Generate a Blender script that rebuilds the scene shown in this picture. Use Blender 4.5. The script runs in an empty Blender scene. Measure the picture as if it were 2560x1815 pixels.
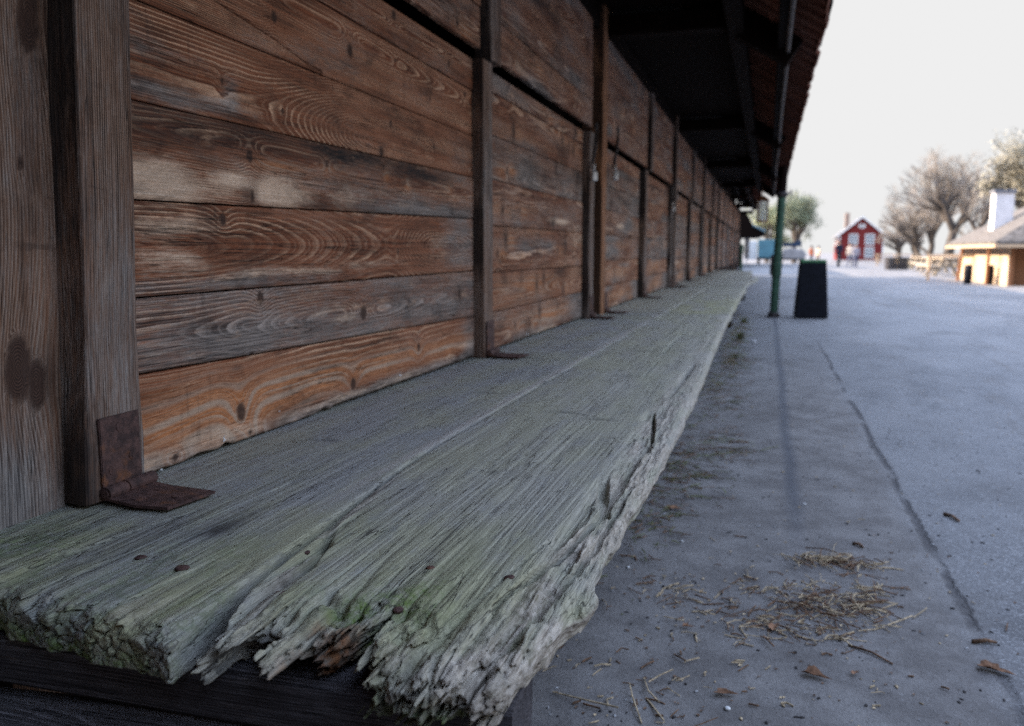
import bpy, bmesh, math, random
import numpy as np
from mathutils import Vector, Matrix
random.seed(7); np.random.seed(7)
sc = bpy.context.scene
R = math.radians
# ------------------------------------------------------------------ camera
# origin: bench top, wall plane x=0, +Y runs along the shed; ground z=-0.47
GZ = -0.47
CAMP = Vector((1.02, 0.0, 0.38))
cam_d = bpy.data.cameras.new('camera'); cam = bpy.data.objects.new('camera', cam_d); sc.collection.objects.link(cam)
cam_d.sensor_width = 36; cam_d.lens = 29.53; cam_d.clip_start = 0.02; cam_d.clip_end = 3000
pitch, yaw = R(7.5812), R(16.8095)
cam.location = CAMP; cam.rotation_euler = (math.pi/2 - pitch, 0, yaw)
cam_d.dof.use_dof = True; cam_d.dof.focus_distance = 1.12; cam_d.dof.aperture_fstop = 4.6; cam_d.dof.aperture_blades = 7
sc.camera = cam
# ------------------------------------------------------------------ world, sun, exposure
SUN_EL, SUN_AZ = 25.5, -80.0      # azimuth from +Y towards +X (negative: towards -X, behind the shed)
w = bpy.data.worlds.new('World'); sc.world = w; w.use_nodes = True
nt = w.node_tree; nt.nodes.clear()
sky = nt.nodes.new('ShaderNodeTexSky'); sky.sky_type = 'NISHITA'; sky.sun_disc = False
sky.sun_elevation = R(SUN_EL); sky.sun_rotation = R(SUN_AZ); sky.dust_density = 1.5; sky.air_density = 1.5; sky.ozone_density = 3.0
SKY_S, EXPO = 0.15, 1.9
hs = nt.nodes.new('ShaderNodeMix'); hs.data_type = 'RGBA'; hs.blend_type = 'MIX'; hs.inputs[0].default_value = 0.10
hs.inputs[7].default_value = (8.0, 8.3, 9.0, 1)
mn = nt.nodes.new('ShaderNodeVectorMath'); mn.operation = 'MINIMUM'
cap = 0.862 / (SKY_S * 2**EXPO)
mn.inputs[1].default_value = (cap, cap*1.0, cap*1.0)
bg = nt.nodes.new('ShaderNodeBackground'); bg.inputs[1].default_value = SKY_S
wo = nt.nodes.new('ShaderNodeOutputWorld')
nt.links.new(sky.outputs[0], hs.inputs[6]); nt.links.new(hs.outputs[2], mn.inputs[0])
# above about 22 degrees the pale haze gives way to clear, bluer and brighter sky
tc = nt.nodes.new('ShaderNodeTexCoord'); sp = nt.nodes.new('ShaderNodeSeparateXYZ'); mr = nt.nodes.new('ShaderNodeMapRange'); mr.interpolation_type = 'SMOOTHSTEP'
mr.inputs[1].default_value = math.sin(R(21)); mr.inputs[2].default_value = math.sin(R(38))
hi = nt.nodes.new('ShaderNodeVectorMath'); hi.operation = 'MULTIPLY'; hi.inputs[1].default_value = (2.02, 1.88, 1.86)
mxs = nt.nodes.new('ShaderNodeMix'); mxs.data_type = 'RGBA'
nt.links.new(tc.outputs['Generated'], sp.inputs[0]); nt.links.new(sp.outputs[2], mr.inputs[0]); nt.links.new(mr.outputs[0], mxs.inputs[0])
nt.links.new(hs.outputs[2], hi.inputs[0]); nt.links.new(mn.outputs[0], mxs.inputs[6]); nt.links.new(hi.outputs[0], mxs.inputs[7])
nt.links.new(mxs.outputs[2], bg.inputs[0]); nt.links.new(bg.outputs[0], wo.inputs[0])
sun_d = bpy.data.lights.new('sun', 'SUN'); sun = bpy.data.objects.new('sun', sun_d); sc.collection.objects.link(sun)
sun_d.energy = 4.0; sun_d.angle = R(0.5); sun_d.color = (1.0, 0.82, 0.62)
az, el = R(SUN_AZ), R(SUN_EL)
tosun = Vector((math.sin(az)*math.cos(el), math.cos(az)*math.cos(el), math.sin(el)))
sun.rotation_euler = tosun.to_track_quat('Z', 'Y').to_euler()
sc.view_settings.view_transform = 'Standard'; sc.view_settings.look = 'None'
sc.view_settings.exposure = EXPO; sc.view_settings.gamma = 1
sc.cycles.max_bounces = 6; sc.cycles.diffuse_bounces = 4; sc.cycles.use_denoising = False; sc.cycles.use_adaptive_sampling = False; sc.cycles.sample_clamp_indirect = 3.0
# ------------------------------------------------------------------ object helpers
COL = sc.collection
def tag(o, label=None, cat=None, group=None, kind=None):
    if label: o['label'] = label
    if cat: o['category'] = cat
    if group: o['group'] = group
    if kind: o['kind'] = kind
    return o
def empty(name, loc=(0, 0, 0), rz=0, label=None, cat=None, group=None):
    o = bpy.data.objects.new(name, None); COL.objects.link(o); o.location = loc; o.rotation_euler = (0, 0, rz)
    o.empty_display_size = 0.1
    return tag(o, label, cat, group)
def link(name, me, mat=None, parent=None):
    o = bpy.data.objects.new(name, me); COL.objects.link(o)
    if mat:
        for m in (mat if isinstance(mat, (list, tuple)) else [mat]): me.materials.append(m)
    if parent: o.parent = parent
    return o
def smooth(me, ang=None):
    me.polygons.foreach_set('use_smooth', [True]*len(me.polygons))
def copy_tree(o, parent=None):
    c = o.copy(); COL.objects.link(c); c.parent = parent
    for ch in list(o.children): copy_tree(ch, c)
    return c
def bx(bm, x0, x1, y0, y1, z0, z1, mi=0):
    v = [bm.verts.new(p) for p in ((x0,y0,z0),(x1,y0,z0),(x1,y1,z0),(x0,y1,z0),(x0,y0,z1),(x1,y0,z1),(x1,y1,z1),(x0,y1,z1))]
    for f in ((0,3,2,1),(4,5,6,7),(0,1,5,4),(1,2,6,5),(2,3,7,6),(3,0,4,7)):
        bm.faces.new([v[i] for i in f]).material_index = mi
def prism(bm, pts, ax, a0, a1):
    # extrude polygon pts (2D) along axis ax
    def P(p, a):
        return {'x': (a, p[0], p[1]), 'y': (p[0], a, p[1]), 'z': (p[0], p[1], a)}[ax]
    A = [bm.verts.new(P(p, a0)) for p in pts]; B = [bm.verts.new(P(p, a1)) for p in pts]
    n = len(pts)
    bm.faces.new(A); bm.faces.new(B[::-1])
    for i in range(n): bm.faces.new((A[i], B[i], B[(i+1) % n], A[(i+1) % n]))
def tube(bm, pts, rad, n=8, cap=True):
    pts = [Vector(p) for p in pts]
    rads = rad if isinstance(rad, (list, tuple)) else [rad]*len(pts)
    rings = []; ref = None
    for i, p in enumerate(pts):
        d = (pts[min(i+1, len(pts)-1)] - pts[max(i-1, 0)]).normalized()
        if ref is None: ref = d.orthogonal().normalized()
        ref = (ref - d*ref.dot(d)).normalized(); b = d.cross(ref)
        rings.append([bm.verts.new(p + (ref*math.cos(t) + b*math.sin(t))*rads[i]) for t in [2*math.pi*k/n for k in range(n)]])
    for a, b in zip(rings, rings[1:]):
        for k in range(n): bm.faces.new((a[k], a[(k+1) % n], b[(k+1) % n], b[k]))
    if cap: bm.faces.new(rings[0][::-1]); bm.faces.new(rings[-1])
def lathe(bm, prof, c=(0, 0, 0), n=20):
    rings = []
    for r, z in prof:
        rings.append([bm.verts.new((c[0]+r*math.cos(2*math.pi*k/n), c[1]+r*math.sin(2*math.pi*k/n), c[2]+z)) for k in range(n)])
    for a, b in zip(rings, rings[1:]):
        for k in range(n): bm.faces.new((a[k], a[(k+1) % n], b[(k+1) % n], b[k]))
    bm.faces.new(rings[0][::-1]); bm.faces.new(rings[-1])
def fin(bm, name, mat, parent=None, sm=False, bevel=0, norm=True):
    if norm: bmesh.ops.recalc_face_normals(bm, faces=bm.faces)
    me = bpy.data.meshes.new(name); bm.to_mesh(me); bm.free()
    if sm: smooth(me)
    o = link(name, me, mat, parent)
    if bevel:
        m = o.modifiers.new('bevel', 'BEVEL'); m.width = bevel; m.segments = 2; m.limit_method = 'ANGLE'
    return o
# ------------------------------------------------------------------ noise
_TAB = np.random.RandomState(11).rand(32, 32, 32).astype(np.float32)
def vn(x, y, z=0.0, s=0):
    x = np.asarray(x, np.float32) + s*7.31; y = np.asarray(y, np.float32) + s*3.77; z = np.asarray(z, np.float32) + s*5.13
    x, y, z = np.broadcast_arrays(x, y, z)
    xi = np.floor(x); yi = np.floor(y); zi = np.floor(z)
    fx = x-xi; fy = y-yi; fz = z-zi
    fx = fx*fx*(3-2*fx); fy = fy*fy*(3-2*fy); fz = fz*fz*(3-2*fz)
    xi = xi.astype(np.int32) & 31; yi = yi.astype(np.int32) & 31; zi = zi.astype(np.int32) & 31
    x1 = (xi+1) & 31; y1 = (yi+1) & 31; z1 = (zi+1) & 31
    def L(a, b, t): return a+(b-a)*t
    return L(L(L(_TAB[xi, yi, zi], _TAB[x1, yi, zi], fx), L(_TAB[xi, y1, zi], _TAB[x1, y1, zi], fx), fy),
             L(L(_TAB[xi, yi, z1], _TAB[x1, yi, z1], fx), L(_TAB[xi, y1, z1], _TAB[x1, y1, z1], fx), fy), fz)
def ss(a, b, x):
    t = np.clip((x-a)/(b-a), 0, 1); return t*t*(3-2*t)
# ------------------------------------------------------------------ node helper
class NT:
    def __init__(s, name):
        s.m = bpy.data.materials.new(name); s.m.use_nodes = True; s.t = s.m.node_tree
        s.t.nodes.clear()
        s.out = s.t.nodes.new('ShaderNodeOutputMaterial'); s.b = s.t.nodes.new('ShaderNodeBsdfPrincipled')
        s.t.links.new(s.b.outputs[0], s.out.inputs[0]); s.b.inputs['Specular IOR Level'].default_value = 0.3
    def n(s, typ, **kw):
        n = s.t.nodes.new(typ)
        for k, v in kw.items(): setattr(n, k, v)
        return n
    def put(s, inp, v):
        if isinstance(v, bpy.types.NodeSocket): s.t.links.new(v, inp)
        elif v is not None:
            if hasattr(inp.default_value, '__len__') and not hasattr(v, '__len__'): v = (v,)*len(inp.default_value)
            if hasattr(inp.default_value, '__len__') and len(v) < len(inp.default_value): v = tuple(v)+(1,)
            inp.default_value = v
    def attr(s, name, out='Fac'):
        a = s.n('ShaderNodeAttribute'); a.attribute_name = name; return a.outputs[out]
    def math(s, op, a, b=None, c=None, clamp=False):
        n = s.n('ShaderNodeMath', operation=op); n.use_clamp = clamp; s.put(n.inputs[0], a)
        if b is not None: s.put(n.inputs[1], b)
        if c is not None: s.put(n.inputs[2], c)
        return n.outputs[0]
    def map(s, v, a, b, c=0., d=1.):
        n = s.n('ShaderNodeMapRange'); n.interpolation_type = 'SMOOTHSTEP'
        s.put(n.inputs[0], v)
        for i, q in enumerate((a, b, c, d)): n.inputs[i+1].default_value = q
        return n.outputs[0]
    def mix(s, f, a, b, blend='MIX'):
        n = s.n('ShaderNodeMix', data_type='RGBA', blend_type=blend); s.put(n.inputs[0], f); s.put(n.inputs[6], a); s.put(n.inputs[7], b)
        return n.outputs[2]
    def scale(s, v, sc_):
        n = s.n('ShaderNodeVectorMath', operation='MULTIPLY'); s.put(n.inputs[0], v); n.inputs[1].default_value = sc_; return n.outputs[0]
    def noise(s, v, scale=1., detail=2., rough=.5, dist=0.):
        n = s.n('ShaderNodeTexNoise'); s.put(n.inputs['Vector'], v); n.inputs['Scale'].default_value = scale
        n.inputs['Detail'].default_value = detail; n.inputs['Roughness'].default_value = rough; n.inputs['Distortion'].default_value = dist
        return n.outputs[0]
    def ramp(s, v, stops):
        n = s.n('ShaderNodeValToRGB'); s.put(n.inputs[0], v); e = n.color_ramp.elements
        while len(e) < len(stops): e.new(.5)
        for i, (p, c) in enumerate(stops):
            e[i].position = p; e[i].color = tuple(c)+(1,) if len(c) == 3 else c
        return n.outputs[0]
    def sep(s, v):
        n = s.n('ShaderNodeSeparateColor'); s.put(n.inputs[0], v); return n.outputs
    def bump(s, h, strength=.5, dist=.001, prev=None):
        n = s.n('ShaderNodeBump'); s.put(n.inputs['Height'], h); n.inputs['Strength'].default_value = strength; n.inputs['Distance'].default_value = dist
        if prev: s.put(n.inputs['Normal'], prev)
        return n.outputs[0]
    def fin(s, col, rough=.85, bump=None, spec=.3):
        s.put(s.b.inputs['Base Color'], col); s.put(s.b.inputs['Roughness'], rough); s.b.inputs['Specular IOR Level'].default_value = spec
        if bump: s.put(s.b.inputs['Normal'], bump)
        return s.m
    def pos(s):
        return s.n('ShaderNodeTexCoord').outputs['Object']
def plain(name, col, rough=.7, var=.25, scale=8., spec=.3, bump=0., metal=0.):
    t = NT(name); p = t.pos(); n = t.noise(p, scale, 5, .6)
    c = t.mix(t.map(n, .35, .65), tuple(c*(1-var) for c in col), tuple(c*(1+var) for c in col))
    t.b.inputs['Metallic'].default_value = metal
    return t.fin(c, rough, t.bump(t.noise(p, scale*6, 4, .6), bump, .01) if bump else None, spec)
# ------------------------------------------------------------------ wood materials driven by mesh attributes
# wc = coordinates in the board (x along the grain), ring = growth ring coordinate, mk = knot/pale/black/orange, gr = grey weathering
def wood(name, dark, mid, line, grey_d, grey_l, line_w=.30, relief=.5, crack=.75, spec=.25, fine=1.0, greybias=0., gline=1.9):
    t = NT(name)
    wc = t.attr('wc', 'Vector'); ring = t.attr('ring'); mk = t.sep(t.attr('mk', 'Color')); og = t.attr('og'); gr = t.attr('gr')
    n_big = t.noise(t.scale(wc, (2.2, 9, 9)), 1, 4, .6)
    n_med = t.noise(t.scale(wc, (9, 60, 60)), 1, 5, .65)
    n_fib = t.noise(t.scale(wc, (4, 560, 560)), 1, 4, .7)
    n_fib2 = t.noise(t.scale(wc, (30, 240, 240)), 1, 3, .6)
    n_spk = t.noise(t.scale(wc, (110, 300, 300)), 1, 3, .65)
    r = t.math('ADD', ring, t.math('MULTIPLY', t.math('SUBTRACT', n_med, .5), .55))
    fr = t.math('FRACT', r)
    # asymmetric ring profile: slow rise, fast fall
    ln = t.math('MULTIPLY', t.map(fr, 1-line_w*1.6, 1-line_w*.35), t.map(fr, 1.0, .93))
    jit = t.noise(t.scale(wc, (1.5, 20, 20)), 1, 2)
    fr2 = t.math('FRACT', t.math('MULTIPLY', r, 3.0)); ln2 = t.math('MULTIPLY', t.map(fr2, .45, .85), t.map(fr2, 1., .9))
    ln = t.math('MULTIPLY', ln, t.map(jit, .35, .65, .12, 1.))
    ln = t.math('MULTIPLY', ln, t.map(n_fib2, .25, .55, .45, 1.))
    ln = t.math('MAXIMUM', ln, t.math('MULTIPLY', ln2, t.map(n_big, .35, .65, .05, .38)))
    base = t.mix(t.map(n_fib, .36, .64), dark, mid)
    base = t.mix(t.map(n_big, .35, .7, 0, .6), base, mid); base = t.mix(t.map(n_fib2, .55, .75, 0, .5), base, dark)
    base = t.mix(ln, base, line)
    gcol = t.mix(t.map(n_fib, .37, .63), grey_d, grey_l)
    gcol = t.mix(t.math('MULTIPLY', ln, .75), gcol, tuple(min(1, c*gline) for c in grey_l))
    gm = t.math('ADD', gr, t.math('MULTIPLY', t.math('SUBTRACT', n_big, .5), 1.5))
    gm = t.math('ADD', gm, t.math('MULTIPLY', t.math('SUBTRACT', n_fib2, .5), .9))
    gm = t.map(t.math('ADD', gm, greybias), .15, .95)
    c = t.mix(gm, base, gcol)
    # orange resin-rich bare wood
    bnd = t.map(t.math('ABSOLUTE', t.math('SUBTRACT', t.math('FRACT', t.math('MULTIPLY', r, .5)), .5)), .30, .05, 0, .85)
    oc = t.mix(t.math('MAXIMUM', ln, bnd), t.mix(t.map(n_fib2, .3, .7), (.34, .12, .042), (.56, .225, .09)), (.46, .34, .25))
    c = t.mix(t.math('MULTIPLY', og, t.map(n_fib2, .2, .55, .55, 1), clamp=True), c, oc)
    pc = t.mix(t.map(n_fib, .3, .7), (.62, .41, .27), (.86, .66, .50))
    pm = t.map(t.math('ADD', mk[1], t.math('MULTIPLY', t.math('SUBTRACT', t.math('ADD', t.math('MULTIPLY', n_fib2, .6), n_med), .8), 1.1)), .10, 1.05)
    c = t.mix(t.math('MULTIPLY', pm, .95), c, pc)
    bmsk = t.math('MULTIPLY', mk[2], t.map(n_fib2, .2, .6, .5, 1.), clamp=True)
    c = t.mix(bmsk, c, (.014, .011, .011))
    kc = t.mix(t.map(fr, .3, .9), (.026, .013, .010), (.085, .042, .028))
    c = t.mix(mk[0], c, kc)
    # old stains: blotches and faint runs down the boards
    blot = t.noise(t.scale(wc, (3.5, 7, 7)), 1, 6, .72, .4); runs = t.noise(t.scale(wc, (42, 5, 5)), 1, 4, .7)
    st = t.math('MAXIMUM', t.map(blot, .50, .68, 0, .62), t.math('MULTIPLY', t.map(runs, .56, .72, 0, .5), t.map(blot, .38, .55)))
    c = t.mix(st, c, t.mix(.8, c, (.012, .008, .008)))
    hl = t.math('MULTIPLY', t.map(t.noise(t.scale(wc, (7, 26, 26)), 1, 5, .7), .56, .74, 0, .55), t.map(n_fib2, .35, .6))
    c = t.mix(hl, c, line)
    # brightness speckle and thin cracks along the grain
    c = t.mix(t.map(n_spk, .3, .75, .0, .35), c, t.mix(.5, c, (0.01, .008, .008)))
    ck = t.noise(t.scale(wc, (1.6, 85, 85)), 1, 2, .5)
    ckm = t.map(t.math('ABSOLUTE', t.math('SUBTRACT', ck, .5)), .012, .0)
    ckm = t.math('MULTIPLY', ckm, t.map(t.noise(t.scale(wc, (2.5, 12, 12)), 1, 2), .5, .6))
    c = t.mix(t.math('MULTIPLY', ckm, crack), c, (.008, .006, .006))
    h = t.math('ADD', t.math('MULTIPLY', ln, .5*relief), t.math('MULTIPLY', n_fib, .7*fine))
    h = t.math('ADD', h, t.math('MULTIPLY', n_fib2, .6*fine))
    h = t.math('SUBTRACT', h, t.math('MULTIPLY', ckm, 1.2))
    h = t.math('SUBTRACT', h, t.math('MULTIPLY', mk[0], .5))
    return t.fin(c, .82, t.bump(h, .9, .0016), spec)
M_WALL = wood('weathered_brown_boards', (.015, .006, .004), (.300, .098, .042), (.70, .43, .27), (.022, .018, .017), (.290, .240, .212), greybias=-.02, gline=1.7)
M_POST = wood('grey_weathered_post', (.012, .007, .006), (.210, .105, .062), (.30, .20, .145), (.022, .019, .020), (.310, .280, .262), greybias=.06, line_w=.5, relief=.3, gline=1.2, fine=1.3)
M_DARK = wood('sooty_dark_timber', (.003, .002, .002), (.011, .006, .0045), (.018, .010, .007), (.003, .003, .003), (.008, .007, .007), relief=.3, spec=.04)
M_SOFF = wood('soffit_boards', (.07, .028, .020), (.28, .115, .075), (.34, .15, .10), (.06, .045, .045), (.16, .12, .12), relief=.3, spec=.08)
M_ORNG = wood('orange_brown_post', (.11, .045, .022), (.34, .15, .07), (.42, .22, .12), (.12, .07, .05), (.28, .18, .13), relief=.3)
# ------------------------------------------------------------------ accumulated meshes with wood attributes
class Acc:
    def __init__(s): s.v = []; s.f = []; s.a = {k: [] for k in ('wc', 'ring', 'mk', 'og', 'gr')}; s.n = 0
    def add(s, v, f, wc, ring, mk=None, og=None, gr=None):
        n = len(v); s.v.append(v)
        for q in (f if isinstance(f, list) and len(f) and isinstance(f[0], np.ndarray) else [np.asarray(f)]): s.f.append(q + s.n)
        s.n += n
        s.a['wc'].append(wc); s.a['ring'].append(ring)
        s.a['mk'].append(np.zeros((n, 3), np.float32) if mk is None else mk)
        s.a['og'].append(np.zeros(n, np.float32) if og is None else og)
        s.a['gr'].append(np.full(n, .5, np.float32) if gr is None or np.isscalar(gr) and gr is None else (np.full(n, gr, np.float32) if np.isscalar(gr) else gr))
    def build(s, name, mat, parent=None, sm=True):
        V = np.concatenate(s.v).astype(np.float32)
        me = bpy.data.meshes.new(name)
        fs = [q for q in s.f]
        loops = np.concatenate([q.reshape(-1) for q in fs]).astype(np.int32)
        cnt = np.concatenate([np.full(len(q), q.shape[1], np.int32) for q in fs])
        st = np.concatenate([[0], np.cumsum(cnt)[:-1]]).astype(np.int32)
        me.vertices.add(len(V)); me.vertices.foreach_set('co', V.ravel())
        me.loops.add(len(loops)); me.loops.foreach_set('vertex_index', loops)
        me.polygons.add(len(cnt)); me.polygons.foreach_set('loop_start', st); me.polygons.foreach_set('loop_total', cnt)
        me.update(calc_edges=True)
        me.polygons.foreach_set('use_smooth', np.full(len(cnt), sm))
        for k in ('ring', 'og', 'gr'):
            at = me.attributes.new(k, 'FLOAT', 'POINT'); at.data.foreach_set('value', np.concatenate(s.a[k]).astype(np.float32))
        at = me.attributes.new('wc', 'FLOAT_VECTOR', 'POINT'); at.data.foreach_set('vector', np.concatenate(s.a['wc']).astype(np.float32).ravel())
        mk = np.concatenate(s.a['mk']).astype(np.float32); mk4 = np.ones((len(mk), 4), np.float32); mk4[:, :3] = mk
        at = me.attributes.new('mk', 'FLOAT_COLOR', 'POINT'); at.data.foreach_set('color', mk4.ravel())
        if name != 'board': me.set_sharp_from_angle(angle=R(32))
        return link(name, me, mat, parent)
def fields(u, v, w, cfg):
    # growth ring coordinate of a sawn board around a wandering pith, wrapped round the knots
    seed = cfg.get('seed', 0)
    c0 = cfg.get('c', 0.)
    D = cfg['D'](u) if callable(cfg.get('D')) else cfg.get('D', .05) + .05*(vn(u*.9, 0*u, 0, seed)-.5)
    c = c0 + cfg.get('wander', .05)*(vn(u*.8, 0*u+4, 0, seed)-.5)
    r = np.sqrt((v-c)**2 + D**2 + 1e-6)/cfg.get('rw', .0055)
    r = r + cfg.get('warp', 1.6)*(vn(u*2.2, v*9, w*9, seed+2)-.5) + .5*(vn(u*8, v*30, w*30, seed+3)-.5)
    mk = np.zeros((len(u), 3), np.float32); og = np.zeros(len(u), np.float32)+cfg.get('og', 0.); gr = np.zeros(len(u), np.float32)+cfg.get('gr', .3)
    for k in cfg.get('knots', []):
        ku, kv, s = k[0], k[1], k[2]*1.45; el_ = k[3] if len(k) > 3 else 1.0; K = k[4] if len(k) > 4 else 5.
        q = np.sqrt(((u-ku)/el_)**2 + (v-kv)**2)
        r = r + K*np.exp(-(q/(s*2.6))**1.5)
        ink = 1-ss(s*.75, s*1.1, q + .25*s*(vn(u*140, v*140, 0, 5)-.5))
        r = r*(1-ink) + ink*(q/.0022)
        mk[:, 0] = np.maximum(mk[:, 0], ink*.92)
    for b in cfg.get('blobs', []):
        ch, bu, bv, su, sv, am = b
        e = am*np.exp(-(((u-bu)/su)**2 + ((v-bv)/sv)**2)**1.0)
        e = e*(.6+.8*vn(u*9, v*40, 0, seed+9))
        if ch == 'og': og = np.maximum(og, e)
        elif ch == 'gr': gr = gr+e
        else: i = {'pale': 1, 'black': 2}[ch]; mk[:, i] = np.maximum(mk[:, i], e)
    return r, np.clip(mk, 0, 1), np.clip(og, 0, 1), gr
def board(acc, u0, u1, vlo, vhi, T, fr, cfg, du=.02, dv=.012, rough=.0006, chamfer=.003):
    # fr(u,v,w) -> xyz ; front face at w=T, back at w=0
    off = np.array([random.uniform(0, 40), random.uniform(0, 9), random.uniform(0, 9)]) if 'off' not in cfg else np.array(cfg['off'])
    nu = max(2, int(round((u1-u0)/du))+1)
    us = np.linspace(u0, u1, nu)
    lo = vlo(us) if callable(vlo) else np.full(nu, vlo); hi = vhi(us) if callable(vhi) else np.full(nu, vhi)
    nv = max(3, int(round(np.max(hi-lo)/dv))+1)
    tt = np.linspace(0, 1, nv)
    ce = min(.2, chamfer/max(1e-4, np.max(hi-lo)))
    tt = np.unique(np.concatenate([[0, ce], tt[1:-1], [1-ce, 1]])); tt.sort(); nv = len(tt)
    U = np.repeat(us[:, None], nv, 1); V = lo[:, None]*(1-tt)[None] + hi[:, None]*tt[None]
    edge = np.minimum(V-lo[:, None], hi[:, None]-V)
    eu = np.minimum(U-u0, u1-U)
    W = T - chamfer*(1-ss(0, chamfer*1.2, edge)) - .5*chamfer*(1-ss(0, chamfer*1.2, eu)) + rough*2*(vn(U*7, V*60, 0, cfg.get('seed', 0))-.5)
    W = W + cfg.get('bow', 0.)*(1-((V-lo[:, None])/(hi-lo)[:, None]*2-1)**2)
    u, v, w_ = U.ravel(), V.ravel(), W.ravel()
    idx = np.arange(nu*nv).reshape(nu, nv)
    q = np.stack([idx[:-1, :-1], idx[1:, :-1], idx[1:, 1:], idx[:-1, 1:]], -1).reshape(-1, 4)
    # skirt
    loop = np.concatenate([idx[:, 0], idx[-1, 1:], idx[-2::-1, -1], idx[0, -2:0:-1]])
    nb = len(loop); bi = nu*nv + np.arange(nb)
    u2 = np.concatenate([u, u[loop]]); v2 = np.concatenate([v, v[loop]]); w2 = np.concatenate([w_, np.zeros(nb)])
    nx = np.roll(np.arange(nb), -1)
    q2 = np.stack([loop, bi, bi[nx], loop[nx]], -1)
    r, mk, og, gr = fields(u2, v2, w2, cfg)
    P = fr(u2, v2, w2)
    acc.add(P, [q.astype(np.int64), q2.astype(np.int64)], np.stack([u2+off[0], v2+off[1], w2+off[2]], 1), r, mk, og, gr)
def WF(x0):    # wall frame: u=y, v=z, w=+x
    return lambda u, v, w: np.stack([x0+w, u, v], 1)
def timber(acc, p0, p1, wd, ht, up=(0, 0, 1), cfg=None, seg=None, bend=0.0, ch=.006):
    # squared timber between two points, cross section wd (side) x ht (up)
    cfg = cfg or {}
    p0 = np.array(p0, float); p1 = np.array(p1, float); a = p1-p0; L = np.linalg.norm(a); a /= L
    s = np.cross(a, up); s /= np.linalg.norm(s); t = np.cross(s, a)
    hw, hh = wd/2, ht/2; sec = []
    def side(A, B, n=4):
        for i in range(n): sec.append((A[0]+(B[0]-A[0])*i/n, A[1]+(B[1]-A[1])*i/n))
    c = ch
    cs = [(-hw+c, -hh), (hw-c, -hh), (hw, -hh+c), (hw, hh-c), (hw-c, hh), (-hw+c, hh), (-hw, hh-c), (-hw, -hh+c)]
    for i in range(8):
        side(cs[i], cs[(i+1) % 8], 5 if i % 2 == 0 else 1)
    sec = np.array(sec); m = len(sec)
    n = seg or max(3, int(L/.08)+1); us = np.linspace(0, L, n)
    seed = random.randint(0, 50)
    U = np.repeat(us[:, None], m, 1); B = np.repeat(sec[None, :, 0], n, 0).copy(); Cc = np.repeat(sec[None, :, 1], n, 0).copy()
    jw = cfg.get('jit', .0025)
    k = 1 + jw/max(hw, .01)*2*(vn(U*5, B*20, Cc*20, seed)-.5)
    B *= k; Cc *= k
    bo = bend*4*(us/L)*(1-us/L) + cfg.get('wave', 0.)*(vn(us*1.3, 0*us, 0, seed)-.5)
    P = p0[None, None] + U[..., None]*a + B[..., None]*s + (Cc+bo[:, None])[..., None]*t
    idx = np.arange(n*m).reshape(n, m); nx = np.roll(idx, -1, 1)
    q = np.stack([idx[:-1], nx[:-1], nx[1:], idx[1:]], -1).reshape(-1, 4)
    caps = [idx[0][::-1][None], idx[-1][None]]
    u, v, w_ = U.ravel(), B.ravel(), Cc.ravel()
    cf = dict(cfg); cf.setdefault('c', random.uniform(-.3, .3)*wd); cf.setdefault('rw', .004); cf.setdefault('gr', .5)
    D = ht*.6
    r = np.sqrt((v-cf['c'])**2 + (w_+D)**2)/cf['rw'] + 1.2*(vn(u*1.7, v*8, w_*8, seed+1)-.5)
    mk = np.zeros((len(u), 3), np.float32)
    for kn in cf.get('knots', []):
        ku, kb, s_ = kn[:3]
        qd = np.sqrt(((u-ku)/kn[3])**2 + (v-kb)**2 + (w_-kn[4])**2)
        r += 4*np.exp(-(qd/(s_*2.5))**1.5); mk[:, 0] = np.maximum(mk[:, 0], 1-ss(s_*.7, s_*1.15, qd))
    if cf.get('side_shade'): mk[:, 2] = np.where(w_ < -hh+.0012, cf['side_shade'], 0)     # shade of the near-facing side, painted on in black
    off = (random.uniform(0, 40), random.uniform(0, 9), random.uniform(0, 9))
    acc.add(P.reshape(-1, 3), [q.astype(np.int64)]+[c_.astype(np.int64) for c_ in caps], np.stack([u+off[0], v+off[1], w_+off[2]], 1), r, mk, np.full(len(u), cf.get('og', 0.)), cf['gr'])
def one(name, mat, parent, p0, p1, wd, ht, **kw):
    a = Acc(); timber(a, p0, p1, wd, ht, **kw); return a.build(name, mat, parent, sm=False)
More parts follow.
